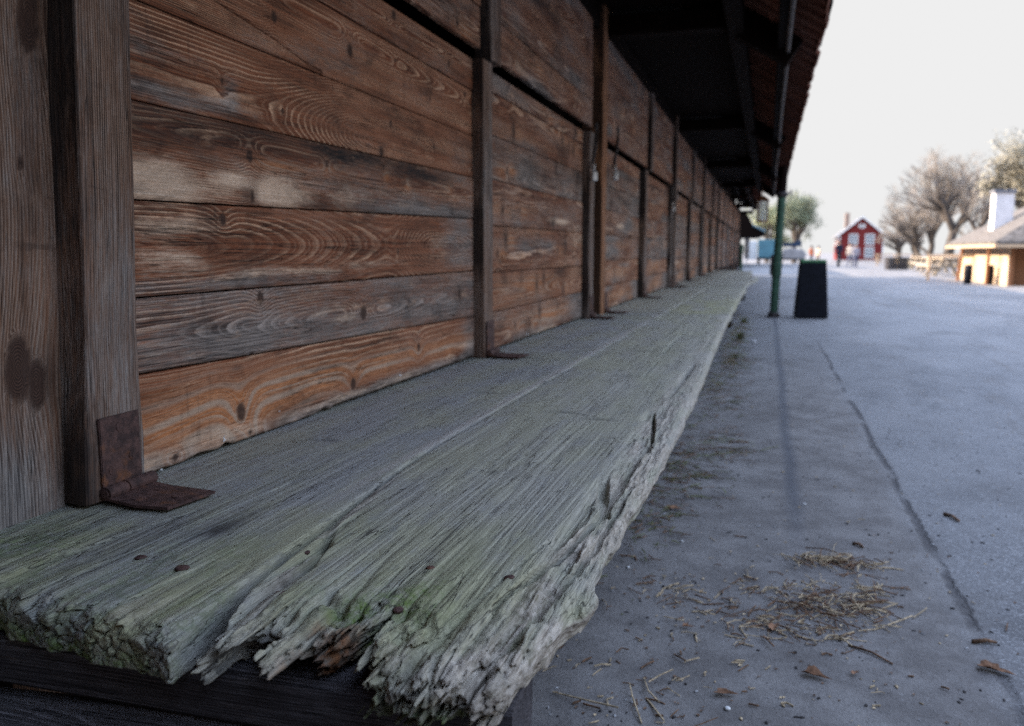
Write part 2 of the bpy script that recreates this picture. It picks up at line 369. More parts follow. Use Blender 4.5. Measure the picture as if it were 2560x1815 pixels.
# ------------------------------------------------------------------ bench material
def bench_mat():
    t = NT('weathered_bench_boards')
    wc = t.attr('wc', 'Vector'); ring = t.attr('ring'); mk = t.sep(t.attr('mk', 'Color')); og = t.attr('og'); gr = t.attr('gr')
    n_big = t.noise(t.scale(wc, (2.5, 7, 7)), 1, 5, .65); wx_ = t.n('ShaderNodeSeparateXYZ'); t.put(wx_.inputs[0], wc)
    n_med = t.noise(t.scale(wc, (10, 38, 38)), 1, 5, .65)
    n_fib = t.noise(t.scale(wc, (2.2, 640, 640)), 1, 3, .7)
    n_fib2 = t.noise(t.scale(wc, (1.6, 170, 170)), 1, 5, .72)
    n_rf = t.noise(t.scale(wc, (26, 210, 210)), 1, 5, .75)
    nrm = t.n('ShaderNodeNewGeometry').outputs['Normal']; ny_ = t.n('ShaderNodeSeparateXYZ'); t.put(ny_.inputs[0], nrm)
    endf = t.map(t.math('ABSOLUTE', ny_.outputs[1]), .45, .8)
    n_iso = t.noise(wc, 70, 5, .7); n_iso2 = t.noise(wc, 420, 3, .7)
    fr = t.math('FRACT', t.math('ADD', ring, t.math('MULTIPLY', n_med, .5)))
    ln = t.math('MULTIPLY', t.map(fr, .45, .85), t.map(fr, 1.0, .92))
    v = t.math('ADD', t.math('MULTIPLY', n_fib, .60), t.math('ADD', t.math('MULTIPLY', n_fib2, .40), t.math('MULTIPLY', n_iso2, .30)))
    v = t.map(t.math('SUBTRACT', v, t.math('MULTIPLY', ln, t.math('ADD', .12, t.math('MULTIPLY', endf, .22)))), .38, .86)
    v = t.map(v, 0, 1, .32, .82)
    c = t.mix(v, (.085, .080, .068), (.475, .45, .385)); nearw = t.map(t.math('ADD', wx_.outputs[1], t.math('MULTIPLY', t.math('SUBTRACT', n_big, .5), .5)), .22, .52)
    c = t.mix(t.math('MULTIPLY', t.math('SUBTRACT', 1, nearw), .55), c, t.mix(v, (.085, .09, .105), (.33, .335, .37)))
    c = t.mix(t.math('MULTIPLY', t.map(n_big, .38, .62, .05, .85), t.map(wx_.outputs[0], 10.6, 9.9, .4, 1.)), c, t.mix(v, (.095, .092, .045), (.45, .435, .25)))     # greenish algae film
    c = t.mix(t.map(n_med, .52, .75, 0, .5), c, t.mix(v, (.085, .085, .095), (.28, .28, .30)))
    raw = t.mix(t.map(t.math('ADD', t.math('MULTIPLY', n_rf, .7), t.math('MULTIPLY', n_iso, .3)), .36, .62), (.13, .10, .075), (.64, .57, .48)); raw = t.mix(t.map(n_rf, .56, .70, 0, .8), raw, (.05, .038, .03))
    raw = t.mix(t.map(n_fib2, .3, .7, .4, 0), raw, (.10, .08, .065))
    c = t.mix(t.math('MULTIPLY', mk[0], t.map(n_iso, .25, .55, .55, 1.), clamp=True), c, raw)
    moss = t.mix(n_iso2, (.035, .055, .015), (.17, .24, .05))
    c = t.mix(t.math('MULTIPLY', mk[1], t.map(t.math('ADD', n_iso, t.math('MULTIPLY', n_med, .5)), .6, .9, .15, 1), clamp=True), c, moss)
    rust = t.mix(t.map(n_iso, .3, .7), (.035, .018, .010), (.20, .078, .028))
    c = t.mix(t.math('MULTIPLY', og, t.map(n_iso, .25, .6, .5, 1), clamp=True), c, rust)
    c = t.mix(t.math('MULTIPLY', mk[2], .85, clamp=True), c, t.mix(v, (.012, .012, .014), (.05, .047, .05)))
    c = t.mix(t.math('MULTIPLY', gr, .75, clamp=True), c, t.mix(v, (.26, .235, .215), (.46, .42, .385)))
    ck = t.noise(t.scale(wc, (2.2, 60, 60)), 1, 2, .5)
    ckm = t.map(t.math('ABSOLUTE', t.math('SUBTRACT', ck, .5)), .011, .0)
    ck2 = t.noise(t.scale(wc, (3.2, 130, 130)), 1, 2, .5); ckm = t.math('MAXIMUM', ckm, t.map(t.math('ABSOLUTE', t.math('SUBTRACT', ck2, .5)), .012, .0, 0, .8))
    ckm = t.math('MULTIPLY', ckm, t.map(t.noise(t.scale(wc, (3, 14, 14)), 1, 2), .42, .54)); ckm = t.math('MULTIPLY', ckm, t.math('SUBTRACT', 1, mk[0], clamp=True))
    c = t.mix(t.math('MULTIPLY', ckm, .8), c, (.02, .018, .018))
    h = t.math('ADD', t.math('MULTIPLY', n_fib, .5), t.math('MULTIPLY', n_fib2, .42))
    h = t.math('MULTIPLY', h, t.math('SUBTRACT', 1, t.math('MULTIPLY', endf, .8)))
    h = t.math('SUBTRACT', h, t.math('MULTIPLY', ckm, 1.2))
    h = t.math('ADD', h, t.math('MULTIPLY', t.math('MULTIPLY', t.math('ADD', n_rf, t.math('MULTIPLY', n_iso2, .4)), t.math('MAXIMUM', mk[0], endf)), 1.5))
    return t.fin(c, .85, t.bump(h, .7, .0014), .25)
M_BENCH = bench_mat()
# ------------------------------------------------------------------ surface nets on a warped grid
def surface_nets(F, X, Y, Z):
    nx, ny, nz = F.shape
    S = F < 0
    cs = [(i, j, k) for i in (0, 1) for j in (0, 1) for k in (0, 1)]
    cnt = np.zeros((nx-1, ny-1, nz-1), np.int8)
    for i, j, k in cs: cnt += S[i:nx-1+i, j:ny-1+j, k:nz-1+k]
    act = (cnt > 0) & (cnt < 8)
    ai = np.argwhere(act); n = len(ai)
    vid = np.full(act.shape, -1, np.int64); vid[act] = np.arange(n)
    f = np.stack([F[ai[:, 0]+i, ai[:, 1]+j, ai[:, 2]+k] for i, j, k in cs], 1)
    acc = np.zeros((n, 3)); num = np.zeros(n)
    C3 = np.array(cs, float)
    for a in range(8):
        for b in range(a+1, 8):
            if np.abs(C3[a]-C3[b]).sum() != 1: continue
            m = (f[:, a] < 0) != (f[:, b] < 0)
            t = f[m, a]/(f[m, a]-f[m, b])
            acc[m] += C3[a] + t[:, None]*(C3[b]-C3[a]); num[m] += 1
    p = acc/num[:, None] + ai
    def W(A, q):
        i = np.clip(q.astype(int), 0, len(A)-2); return A[i] + (q-i)*(A[i+1]-A[i])
    V = np.stack([W(X, p[:, 0]), W(Y, p[:, 1]), W(Z, p[:, 2])], 1)
    Q = []
    for ax in range(3):
        sl0 = [slice(None)]*3; sl1 = [slice(None)]*3; sl0[ax] = slice(0, -1); sl1[ax] = slice(1, None)
        for o in range(3):
            if o != ax: sl0[o] = sl1[o] = slice(1, -1)
        a = S[tuple(sl0)]; b = S[tuple(sl1)]
        for sgn, m in ((1, a & ~b), (-1, ~a & b)):
            e = np.argwhere(m)
            if not len(e): continue
            e = e.copy()
            for o in range(3):
                if o != ax: e[:, o] += 1
            o1, o2 = [(1, 2), (2, 0), (0, 1)][ax]
            def g(d1, d2):
                q = e.copy(); q[:, o1] -= d1; q[:, o2] -= d2
                return vid[q[:, 0], q[:, 1], q[:, 2]]
            qd = np.stack([g(1, 1), g(0, 1), g(0, 0), g(1, 0)], 1)
            Q.append(qd if sgn > 0 else qd[:, ::-1])
    return V, np.concatenate(Q)
def seg_field(X, Y, pts, widths):
    # distance/width to a polyline in (x,y): returns 1 at centre, 0 outside
    out = np.zeros(np.broadcast(X, Y).shape, np.float32)
    for (a, wa), (b, wb) in zip(zip(pts, widths), zip(pts[1:], widths[1:])):
        ax, ay = a; bx_, by = b; dx, dy = bx_-ax, by-ay
        t = np.clip(((X-ax)*dx+(Y-ay)*dy)/(dx*dx+dy*dy), 0, 1)
        d = np.sqrt((X-ax-t*dx)**2 + ((Y-ay-t*dy)*.35)**2)
        out = np.maximum(out, 1-ss(0, 1, d/(wa+t*(wb-wa))))
    return out
def worley(U, V, size, seed):
    rs = np.random.RandomState(seed)
    u0, u1, v0, v1 = U.min()-size, U.max()+size, V.min()-size, V.max()+size
    gu = np.arange(u0, u1, size); gv = np.arange(v0, v1, size)
    P = np.array([(a+rs.rand()*size, b+rs.rand()*size) for a in gu for b in gv]); val = rs.rand(len(P))
    d = np.sqrt((U[..., None]-P[:, 0])**2 + (V[..., None]-P[:, 1])**2)
    o = np.argpartition(d, 1, axis=-1)[..., :2]
    dd = np.take_along_axis(d, o, -1); sw = dd[..., 0] > dd[..., 1]
    i0 = np.where(sw, o[..., 1], o[..., 0])
    return val[i0], np.abs(dd[..., 0]-dd[..., 1])
def ygrid(y0, y1, fine, ya=.62, yb=.95, p=1.7):
    ys = [y0]
    while ys[-1] < y1:
        y = ys[-1]
        d = fine if ya <= y <= yb else (fine*2.2 if y < ya else fine*(y/yb)**p)
        ys.append(y+d)
    return np.array(ys)
YJ = np.array([0.4, .654, .68, .75, .878, 1.0, 1.15, 1.35, 1.6, 2.27, 5.3]); XJ = np.array([.468, .466, .463, .456, .445, .436, .424, .409, .402, .407, .428])
def xjoint(y): return np.interp(y, YJ, XJ)
ZB = -.056
def bench_board_A(parent):
    X = np.linspace(-.03, .50, 310); Y = ygrid(.43, 5.27, .0022); Z = np.linspace(ZB-.008, .006, 42)
    x2, y2 = np.meshgrid(X, Y, indexing='ij')
    end = 1-ss(.70, 1.02, y2)
    # edge-of-joint rounding and weathering of the top
    zt = -.0008*vn(x2*260, y2*7, 0, 1) - .0015*vn(x2*60, y2*2.2, 0, 2) - .0012*vn(x2*11, y2*1.2, 0, 3)
    rg = np.abs(vn(x2*95, y2*6.5, 0, 4)-.5)*2
    zt -= end*.0045*(1-rg)**3 + (1-ss(.69, .735, y2))*.008*ss(.35, .8, vn(x2*80, y2*30, 0, 5))
    crack = seg_field(x2, y2, [(.160, .43), (.166, .70), (.176, .745), (.170, .80), (.182, .84), (.205, .95), (.222, 1.02)], [.014, .014, .016, .012, .006, .004, .001])
    crack2 = seg_field(x2, y2, [(.268, .70), (.281, .86), (.30, 1.02)], [.003, .002, .001])
    crack3 = seg_field(x2, y2, [(.352, .67), (.366, .80), (.375, .95)], [.0035, .0022, .001])
    crack4 = seg_field(x2, y2, [(.232, .68), (.246, .82), (.262, 1.0), (.275, 1.2)], [.003, .0022, .0016, .001])
    marks = 0*x2
    for cx_, cy_, l in ((.29, 2.15, .04), (.17, 1.5, .03), (.22, 2.9, .05), (.33, 3.3, .04), (.12, 3.6, .04), (.25, 3.9, .05), (.10, 2.3, .02), (.06, 1.33, .015)):
        marks = np.maximum(marks, np.exp(-((x2-cx_)/l)**2 - ((y2-cy_ + 8*(x2-cx_)**2)/(.006+.003*cy_))**2))
    zt -= .07*ss(0.02, .7, crack) + .008*crack2 + .010*crack3 + .009*crack4 + .0035*marks
    xo = xjoint(Y)[None, :] - .0035 + .004*(vn(Y[None, :]*9, 0, 0, 7)-.5)
    xi = -.02
    rnd = .004
    zt -= rnd*np.clip(1-(xo-x2)/.006, 0, 1)**2
    ux, uz = np.meshgrid(X, Z, indexing='ij')
    c1, e1 = worley(ux*.8, uz*1.3, .014, 3); c2, e2 = worley(ux + .004*vn(ux*80, uz*80), uz, .0062, 4)
    prof = np.interp(X, [-.03, .150, .172, .176, .196, .225, .258, .29, .309, .354, .408, .44, .465, .5], [.45, .452, .46, .70, .707, .690, .688, .680, .688, .672, .672, .666, .660, .662])
    zr = (uz-ZB)/(-ZB)    # 0 bottom .. 1 top
    E = prof[:, None] + .014*(c1-.5)*ss(.6, .9, zr) + .004*(c1-.5) + .026*ss(.66, 1.0, zr)**1.5*(.2+1.2*vn(ux*45, uz*0, 0, 8))
    E += .014*(1-ss(.0, .0016, e1)) + .008*(1-ss(0, .15, zr))**2
    F = np.maximum(Z[None, None, :]-zt[:, :, None], ZB + .004*vn(x2*20, y2*3)[:, :, None] - Z[None, None, :])
    F = np.maximum(F, (x2-xo)[:, :, None]); F = np.maximum(F, (xi-x2)[:, :, None])
    F = np.maximum(F, (E[:, None, :]-Y[None, :, None])*.6)
    ne = np.searchsorted(Y, .84)
    F[:, :ne] += (.0014*(vn(X[:, None, None]*190, Y[None, :ne, None]*80, Z[None, None, :]*190, 3)-.5)*(1-ss(.70, .82, Y[:ne]))[None, :, None]).astype(F.dtype)
    F = F.astype(np.float32)
    V, Q = surface_nets(F, X, Y, Z)
    x, y, z = V.T
    a = Acc()
    ring = np.sqrt((x-.30)**2 + (z+.145)**2)/.0021 + 3*(vn(y*1.6, x*6, z*6, 2)-.5)
    mk = np.zeros((len(V), 3))
    front = 1-ss(.0, .03, y-np.interp(x, X, prof))
    mk[:, 0] = .35*front*ss(-.03, -.008, z)*ss(.4, .7, vn(x*60, y*30, z*60)) + .5*(1-ss(.70, .80, y))*ss(.55, .75, vn(x*90, y*14, z*60, 4))*ss(-.012, -.004, z)
    mk[:, 1] = .75*(1-ss(-.05, -.022, z))*front + .38*ss(.35, .7, vn(x*16, y*6, z*9, 6))*(1-ss(.75, 1.1, y)) + .3*np.exp(-((x-.08)/.1)**2-((y-.83)/.08)**2)
    mk[:, 2] = 1.0*np.exp(-((x-.305)/.024)**2-((y-.945)/.07)**2)*ss(.2, .6, vn(x*60, y*8, 0, 61)) + .45*np.exp(-((x-.23)/.03)**2-((y-.90)/.12)**2) + .5*np.exp(-((x-.12)/.03)**2-((y-1.25)/.2)**2)*0
    fi = np.where(front > .3)[0]
    if len(fi):
        _, ee = worley(x[fi] + .004*vn(x[fi]*80, z[fi]*80), z[fi], .0062, 4); _, e1v = worley(x[fi]*.8, z[fi]*1.3, .014, 3)
        mk[fi, 2] = np.maximum(mk[fi, 2], .8*(1-ss(.0003, .0012, e1v)))
    crv = seg_field(x, y, [(.205, .95), (.232, 1.05)], [.003, .001])
    mk[:, 2] = np.maximum(mk[:, 2], crv*.7)
    for cx_, cy_, l in ((.29, 2.15, .04), (.17, 1.5, .03), (.22, 2.9, .05), (.33, 3.3, .04), (.12, 3.6, .04), (.25, 3.9, .05)):
        mk[:, 2] = np.maximum(mk[:, 2], .6*np.exp(-((x-cx_)/l)**2 - ((y-cy_ + 8*(x-cx_)**2)/(.006+.003*cy_))**2))
    xj = xjoint(y)
    gr = .95*ss(.015, .004, np.abs(x-(.386+.004*(y-1))))*ss(.85, 1.5, y)*(z > -.012)
    a.add(V, [Q], np.stack([y+9.3, x, z], 1), ring, np.clip(mk, 0, 1), None, gr)
    return a.build('board', M_BENCH, parent)
def bench_board_B(parent):
    X = np.linspace(.385, .872, 310); Y = ygrid(.585, 5.25, .0021, .60, .95, 1.7); Z = np.linspace(ZB-.014, .006, 48)
    x2, y2 = np.meshgrid(X, Y, indexing='ij')
    end = 1-ss(.72, .98, y2)
    zt = -.0008*vn(x2*280, y2*7, 0, 11) - .002*vn(x2*55, y2*2.2, 0, 12) - .003*vn(x2*9, y2*1.1, 0, 13)
    rg = np.abs(vn(x2*64 + .35*vn(x2*20, y2*8, 0, 1), y2*4.0, 0, 14)-.5)*2
    zt -= end*.011*(1-rg)**4 + (1-ss(.70, .78, y2))*.007*ss(.4, .8, vn(x2*52, y2*16, 0, 15))
    rg2 = np.abs(vn(x2*120, y2*4, 0, 16)-.5)*2
    zt -= (1-ss(.9, 2.6, y2))*.0018*(1-rg2)**4
    xo = np.interp(Y, [.58, .617, .66, .714, .80, .86, .90, .93, .975, 1.02, 1.162, 1.5, 2.36, 3.72, 5.3], [.740, .762, .785, .803, .818, .826, .840, .846, .826, .830, .834, .843, .846, .828, .812])
    xo = xo + .010*(vn(Y*11, 0, 0, 17)-.5)*np.interp(Y, [.6, 1.6, 3], [1, .8, .4]) + .004*(vn(Y*60, 0, 0, 18)-.5)
    xi = xjoint(Y) + np.interp(Y, [.58, .66, .72, .80, .88, 1.0, 1.2, 1.5], [.034, .030, .024, .012, .010, .006, .003, .002]) + .008*(vn(Y*30, 0, 0, 19)-.5)*(1-ss(.8, 1.3, Y))
    # worn groove beside the joint
    jx = x2-xi[None, :]
    zt -= .009*np.clip(1-jx/.007, 0, 1)**1.5*(1-ss(.95, 1.35, y2))*(.3+1.4*vn(x2*150, y2*9, 0, 51)) + .003*np.clip(1-jx/.008, 0, 1)**2
    g2 = seg_field(x2, y2, [(.45, 1.02), (.478, .93), (.493, .86), (.500, .80), (.506, .74)], [.008, .013, .012, .013, .010])
    g3 = seg_field(x2, y2, [(.418, 1.30), (.440, 1.12), (.458, 1.0), (.470, .9), (.468, .82)], [.008, .016, .016, .012, .008])
    zt -= .022*g2*ss(.25, .75, vn(x2*150, y2*14, 0, 20)) + .014*g3*ss(.35, .8, vn(x2*170, y2*13, 0, 53))
    # rotten outer strip with long cracks and torn-out pits
    crk = seg_field(x2, y2, [(.772, 2.0), (.790, 1.85), (.806, 1.70), (.800, 1.52), (.799, 1.35), (.796, 1.22), (.790, 1.11), (.778, 1.0), (.760, .92), (.748, .84)], [.003, .007, .005, .007, .009, .008, .007, .006, .006, .004])
    crk2 = seg_field(x2, y2, [(.822, 1.35), (.814, 1.22), (.812, 1.05), (.806, .93), (.79, .80), (.778, .70)], [.002, .005, .006, .007, .005, .006])
    crk3 = seg_field(x2, y2, [(.755, 1.05), (.742, .95), (.726, .84), (.715, .74)], [.0018, .003, .004, .005])
    pit1 = seg_field(x2, y2, [(.792, 2.9), (.788, 2.6), (.780, 2.25)], [.009, .016, .012])
    pit2 = seg_field(x2, y2, [(.772, 1.345), (.789, 1.27), (.800, 1.215)], [.012, .014, .012])
    pit3 = np.exp(-((x2-.762)/.008)**2-((y2-1.95)/.05)**2)
    flat = seg_field(x2, y2, [(.768, 1.36), (.770, 1.18), (.765, 1.05)], [.016, .02, .012])
    spl = seg_field(x2, y2, [(.655, 4.2), (.648, 3.7), (.652, 3.2)], [.004, .010, .012]) + seg_field(x2, y2, [(.662, 2.9), (.668, 2.56)], [.008, .004])
    zt -= .028*crk**.8 + .026*crk2 + .014*crk3 + .016*pit1 + .022*pit2 + .008*pit3 + .007*flat + .010*spl
    rim = ss(.748, .80, x2 + .02*(vn(y2*4, 0, 0, 21)-.5) + .015*ss(1.1, .7, y2))
    rotf = rim*(1-.75*ss(1.3, 2.4, y2))
    zt -= rotf*(.010*vn(x2*85, y2*9, 0, 22) + .006*vn(x2*230, y2*22, 0, 23) + .004*ss(.5, .8, vn(x2*50, y2*50, 0, 24)))
    # mossy tear in the middle of the near end
    tear = seg_field(x2, y2, [(.56, .80), (.60, .775), (.665, .79), (.70, .765)], [.010, .014, .013, .010])
    zt -= .010*tear*(.3+vn(x2*90, y2*40, 0, 25))
    for cx_, cy_, sx, sy, dp in ((.60, .76, .016, .02, .010), (.675, .745, .010, .016, .012), (.545, .735, .010, .02, .012), (.705, .70, .012, .03, .012)):
        zt -= dp*np.exp(-((x2-cx_)/sx)**2-((y2-cy_)/sy)**2)
    for cx_, cy_, l in ((.56, 1.94, .05), (.66, 1.885, .035), (.61, 2.58, .045), (.70, 2.3, .03), (.57, 3.25, .05), (.70, 3.3, .05)):
        zt -= .004*np.exp(-((x2-cx_)/l)**2 - ((y2-cy_ + 6*(x2-cx_)**2)/(.005+.003*cy_))**2)
    zt = np.where(y2 > 1.0, np.maximum(zt, -.026-.004*vn(x2*80, y2*10)), zt)
    zt -= .012*np.clip(1-(xo[None, :]-x2)/.022, 0, 1)**2
    ux, uz = np.meshgrid(X, Z, indexing='ij')
    c0, e0 = worley(ux + .006*vn(ux*40, uz*40), uz*1.2, .030, 30); c1, e1 = worley(ux + .004*vn(ux*90, uz*90), uz, .0125, 31); c2, e2 = worley(ux, uz, .0055, 32)
    prof = np.interp(X, [.38, .47, .483, .495, .51, .53, .56, .585, .60, .615, .628, .640, .655, .672, .69, .715, .74, .76, .78, .80, .83, .87], [.66, .66, .648, .655, .685, .70, .688, .672, .676, .690, .722, .715, .676, .672, .690, .664, .660, .668, .664, .682, .72, .76])
    zr = (uz-ZB)/(-ZB)
    E = prof[:, None] + .060*(c0-.42) + .022*(c1-.5) + .006*(c2-.5) + .040*ss(.5, 1.0, zr)**1.6*(.1+1.4*vn(ux*30, uz*0, 0, 33))
    E += .075*(1-ss(.0005, .0030, e0)) + .026*(1-ss(.0003, .0014, e1)) + .004*(1-ss(0, .0010, e2)) + .02*(1-ss(0, .3, zr))**2
    inner = ss(.488, .505, ux)*(1-ss(.640, .665, ux))
    E += .042*ss(.62, .30, zr)*inner*(.5+.8*vn(ux*38, uz*30, 0, 71)) - .012*ss(.6, .8, zr)*inner
    E += .09*np.exp(-((ux-.634-.012*zr)/.0095)**2)*(.4+.6*ss(.0, .3, zr))     # cavity
    zb = ZB - .010*ss(.64, .72, x2)*(1-ss(.8, 1.4, y2)) + .006*vn(x2*24, y2*5)
    F = np.maximum(Z[None, None, :]-zt[:, :, None], zb[:, :, None]-Z[None, None, :])
    xo3 = xo[None, :, None] - .018*np.clip((Z[None, None, :]+.010)/.016, 0, 1)**2 - .012*ss(-.03, ZB, Z)[None, None, :]
    F = np.maximum(F, X[:, None, None]-xo3); F = np.maximum(F, (xi[None, :]-x2)[:, :, None])
    F = np.maximum(F, (E[:, None, :]-Y[None, :, None])*.6)
    ne = np.searchsorted(Y, .90); k = (1-ss(.72, .88, Y[:ne]))[None, :, None]
    F[:, :ne] += (k*(.005*(vn(X[:, None, None]*75, Y[None, :ne, None]*34, Z[None, None, :]*75, 34)-.5) + .0045*(vn(X[:, None, None]*200, Y[None, :ne, None]*110, Z[None, None, :]*200, 35)-.5)))
    kn_ = (1-ss(.0, .05, Y[None, :ne]-prof[:, None]-.01))[:, :, None]
    F[:, :ne] += kn_*.0075*(vn(X[:, None, None]*150, Y[None, :ne, None]*120, Z[None, None, :]*150, 52)-.5)
    nr = np.searchsorted(X, .79)
    kk = np.interp(Y, [.6, 1.4, 2.6, 5], [1, .9, .35, .2])[None, :, None]
    F[nr:] += kk*(.0045*(vn(X[nr:, None, None]*110, Y[None, :, None]*18, Z[None, None, :]*110, 36)-.5) + .0050*(vn(X[nr:, None, None]*260, Y[None, :, None]*24, Z[None, None, :]*260, 57)-.5))*ss(.79, .81, X[nr:])[:, None, None]
    V, Q = surface_nets(F.astype(np.float32), X, Y, Z)
    x, y, z = V.T
    a = Acc()
    ring = np.sqrt((x-.62)**2 + (z+.10)**2)/.0023 + 3*(vn(y*1.4, x*6, z*6, 2)-.5)
    qk = np.sqrt(((y-1.36)/1.6)**2 + (x-.572)**2); ring += 7*np.exp(-(qk/.03)**1.5)
    mk = np.zeros((len(V), 3))
    pr = np.interp(x, X, prof)
    front = 1-ss(.02, .08, y-pr)
    rimv = ss(.752, .79, x+.02*(vn(y*4, 0*y, 0, 21)-.5))*(1-.6*ss(1.5, 3, y))
    mk[:, 0] = np.clip(.85*front*ss(.3, .6, vn(x*40, y*20, z*40, 41))*ss(.62, .72, x+.1*(vn(x*9, z*30)-.5)) + .9*rimv*ss(.25, .6, vn(x*60, y*12, z*60, 42)) + .35*front + .5*(1-ss(.66, .9, y))*ss(.7, .78, x), 0, 1)
    mk[:, 1] = .95*np.exp(-((y-.80-.02*np.sin(x*40))/.035)**2)*np.exp(-((x-.63)/.075)**2)*ss(.35, .6, vn(x*40, y*22, z, 43)) + .7*np.exp(-((y-.84)/.025)**2-((x-.665)/.02)**2)
    mk[:, 1] += .85*(1-ss(-.055, -.03, z))*front*ss(.60, .66, x)*(1-ss(.74, .78, x)) + .35*ss(.4, .7, vn(x*14, y*5, z*9, 44))*(1-ss(.8, 1.2, y))*(1-rimv)
    gv = seg_field(x, y, [(.418, 1.30), (.440, 1.12), (.458, 1.0), (.470, .9), (.490, .82), (.505, .74)], [.010, .02, .022, .020, .018, .016])
    mk[:, 0] = np.maximum(mk[:, 0], gv*.8*ss(.3, .55, vn(x*120, y*8, 0, 54)))
    og = 1.1*np.exp(-((x-.612)/.024)**2)*(1-ss(.73, .79, y))*ss(.15, .45, vn(x*60, y*30, z*60, 45))*ss(-.001, -.012, z) + .45*np.exp(-((x-.585)/.006)**2-((y-.735)/.02)**2)
    og = np.maximum(og, .5*np.exp(-((x-.66)/.012)**2)*(1-ss(.66, .70, y))*(z < -.02))
    mk[:, 2] = .55*np.exp(-((x-np.interp(y, [.74, .8, .86, .93, 1.02], [.506, .500, .493, .478, .452]))/.007)**2)*ss(.74, .78, y)*(1-ss(.95, 1.03, y))
    for cx_, cy_, l in ((.56, 1.94, .05), (.66, 1.885, .035), (.61, 2.58, .045), (.57, 3.25, .05), (.70, 3.3, .05)):
        mk[:, 2] = np.maximum(mk[:, 2], .6*np.exp(-((x-cx_)/l)**2 - ((y-cy_ + 6*(x-cx_)**2)/(.005+.003*cy_))**2))
    mk[:, 2] = np.maximum(mk[:, 2], .7*np.exp(-((x-.575)/.008)**2-((y-1.36)/.02)**2))
    mk[:, 2] = np.maximum(mk[:, 2], gv*.55*ss(.5, .7, vn(x*160, y*9, 0, 55)))
    og = np.clip(og, 0, 1); mk[:, 2] = np.maximum(mk[:, 2], .8*(1-.8*og)*front*ss(-.006, -.026, z)*ss(.3, .6, vn(x*90, y*60, z*90, 56))*(1-.6*ss(.66, .74, x)))  # end face darkened below the top: dirt in the fibres plus painted shade
    gr = .55*rimv*ss(1.2, 2.4, y) + .25*(1-ss(1.3, 1.6, y))*0
    a.add(V, [Q], np.stack([y+9.3, x, z], 1), ring, np.clip(mk, 0, 1), np.clip(og, 0, 1), gr)
    return a.build('board', M_BENCH, parent)
def HF(z0): return lambda u, v, w: np.stack([v, u, z0+w], 1)
def flat_board(parent, y0, y1, xlo, xhi, top=0., th=.05, gr=0., seed=0):
    a = Acc()
    board(a, y0, y1, xlo, xhi, th, HF(top-th), dict(seed=seed, gr=gr, rw=.0035, D=.06, c=.3), du=.06, dv=.02, rough=.001)
    for q in a.a['mk']: q[:] = 0
    return a.build('board', M_BENCH, parent)
M_RUST = None
def rust_mat():
    t = NT('rusty_iron'); p = t.pos(); n = t.noise(p, 60, 6, .7); n2 = t.noise(p, 420, 4, .7); n3 = t.noise(p, 18, 3, .6)
    c = t.mix(t.map(n, .35, .65), (.036, .019, .018), (.105, .054, .046)); c = t.mix(t.map(n3, .56, .70, 0, .8), c, t.mix(n2, (.09, .034, .016), (.28, .105, .038)))
    c = t.mix(t.map(n2, .6, .8, 0, .5), c, (.16, .11, .10))
    h = t.math('ADD', n2, t.math('MULTIPLY', n, .8))
    return t.fin(c, .72, t.bump(h, .9, .0016), .35)
M_RUST = rust_mat()
M_STEEL = plain('galvanised_steel', (.55, .55, .54), .35, .15, 40, .5, .2, .6)
M_IRON = plain('dark_iron', (.035, .030, .032), .5, .3, 60, .4, .4, .3)
def nail(parent, x, y, z, r, tilt=(0, 0), rust=True):
    bm = bmesh.new(); lathe(bm, [(r*.4, -.006), (r*.9, -.0012), (r, 0), (r*.9, .0007), (r*.5, .0012), (r*.15, .0014)], n=14)
    for v in bm.verts: v.co.x *= 1+.12*math.sin(3*math.atan2(v.co.y, v.co.x))
    bm.transform(Matrix.Rotation(tilt[0], 4, 'X') @ Matrix.Rotation(tilt[1], 4, 'Y'))
    bm.transform(Matrix.Translation((x, y, z)))
    return fin(bm, 'nail', M_RUST if rust else M_STEEL, parent, sm=True)
bench = empty('plank_bench', (0, 0, 0), 0, 'long grey weathered plank bench along the shed wall, rotten and splintered at its near end', 'bench')
bA = bench_board_A(bench); bA['label'] = 'wide grey board nearest the wall with checked end grain'
bB = bench_board_B(bench); bB['label'] = 'outer board with crumbling splintered end and mossy tear'
for x, y, z, r in ((.353, .821, -.0010, .0088), (.277, .839, -.0025, .0072)): nail(bA, x, y, z, r)
for x, y, z, r, tl in ((.507, .797, -.008, .0105, (.1, .2)), (.463, .921, -.0045, .006, (0, 0)), (.640, .913, -.003, .0055, (0, 0)), (.741, .911, -.003, .0065, (.1, -.2)), (.648, .801, -.008, .006, (.1, 0)), (.553, 1.385, -.005, .005, (0, 0))): nail(bB, x, y, z, r, tl)
# farther boards of the bench
flat_board(bench, 5.285, 9.7, -.02, lambda u: .425+.004*np.sin(u*3), -.001, .05, .15, 3)
flat_board(bench, 5.265, 9.6, lambda u: .432+.004*np.sin(u*3), lambda u: .812-.012*np.sin((u-5.2)*.7)+.004*np.sin(u*7), -.003, .052, .1, 4)
flat_board(bench, 9.72, 17.4, -.02, lambda u: .42+0*u, .002, .05, .2, 5)
flat_board(bench, 9.62, 13.0, lambda u: .43+0*u, lambda u: .80+.10*ss(10.4, 12.6, u), .004, .05, .3, 6)
flat_board(bench, 13.02, 17.3, lambda u: .43+0*u, lambda u: .74+0*u, -.004, .05, .3, 7)
M_BLUEGREY = wood('damp_dark_beam', (.014, .012, .014), (.060, .052, .055), (.08, .07, .07), (.020, .019, .023), (.13, .12, .13), relief=.5, crack=1.)
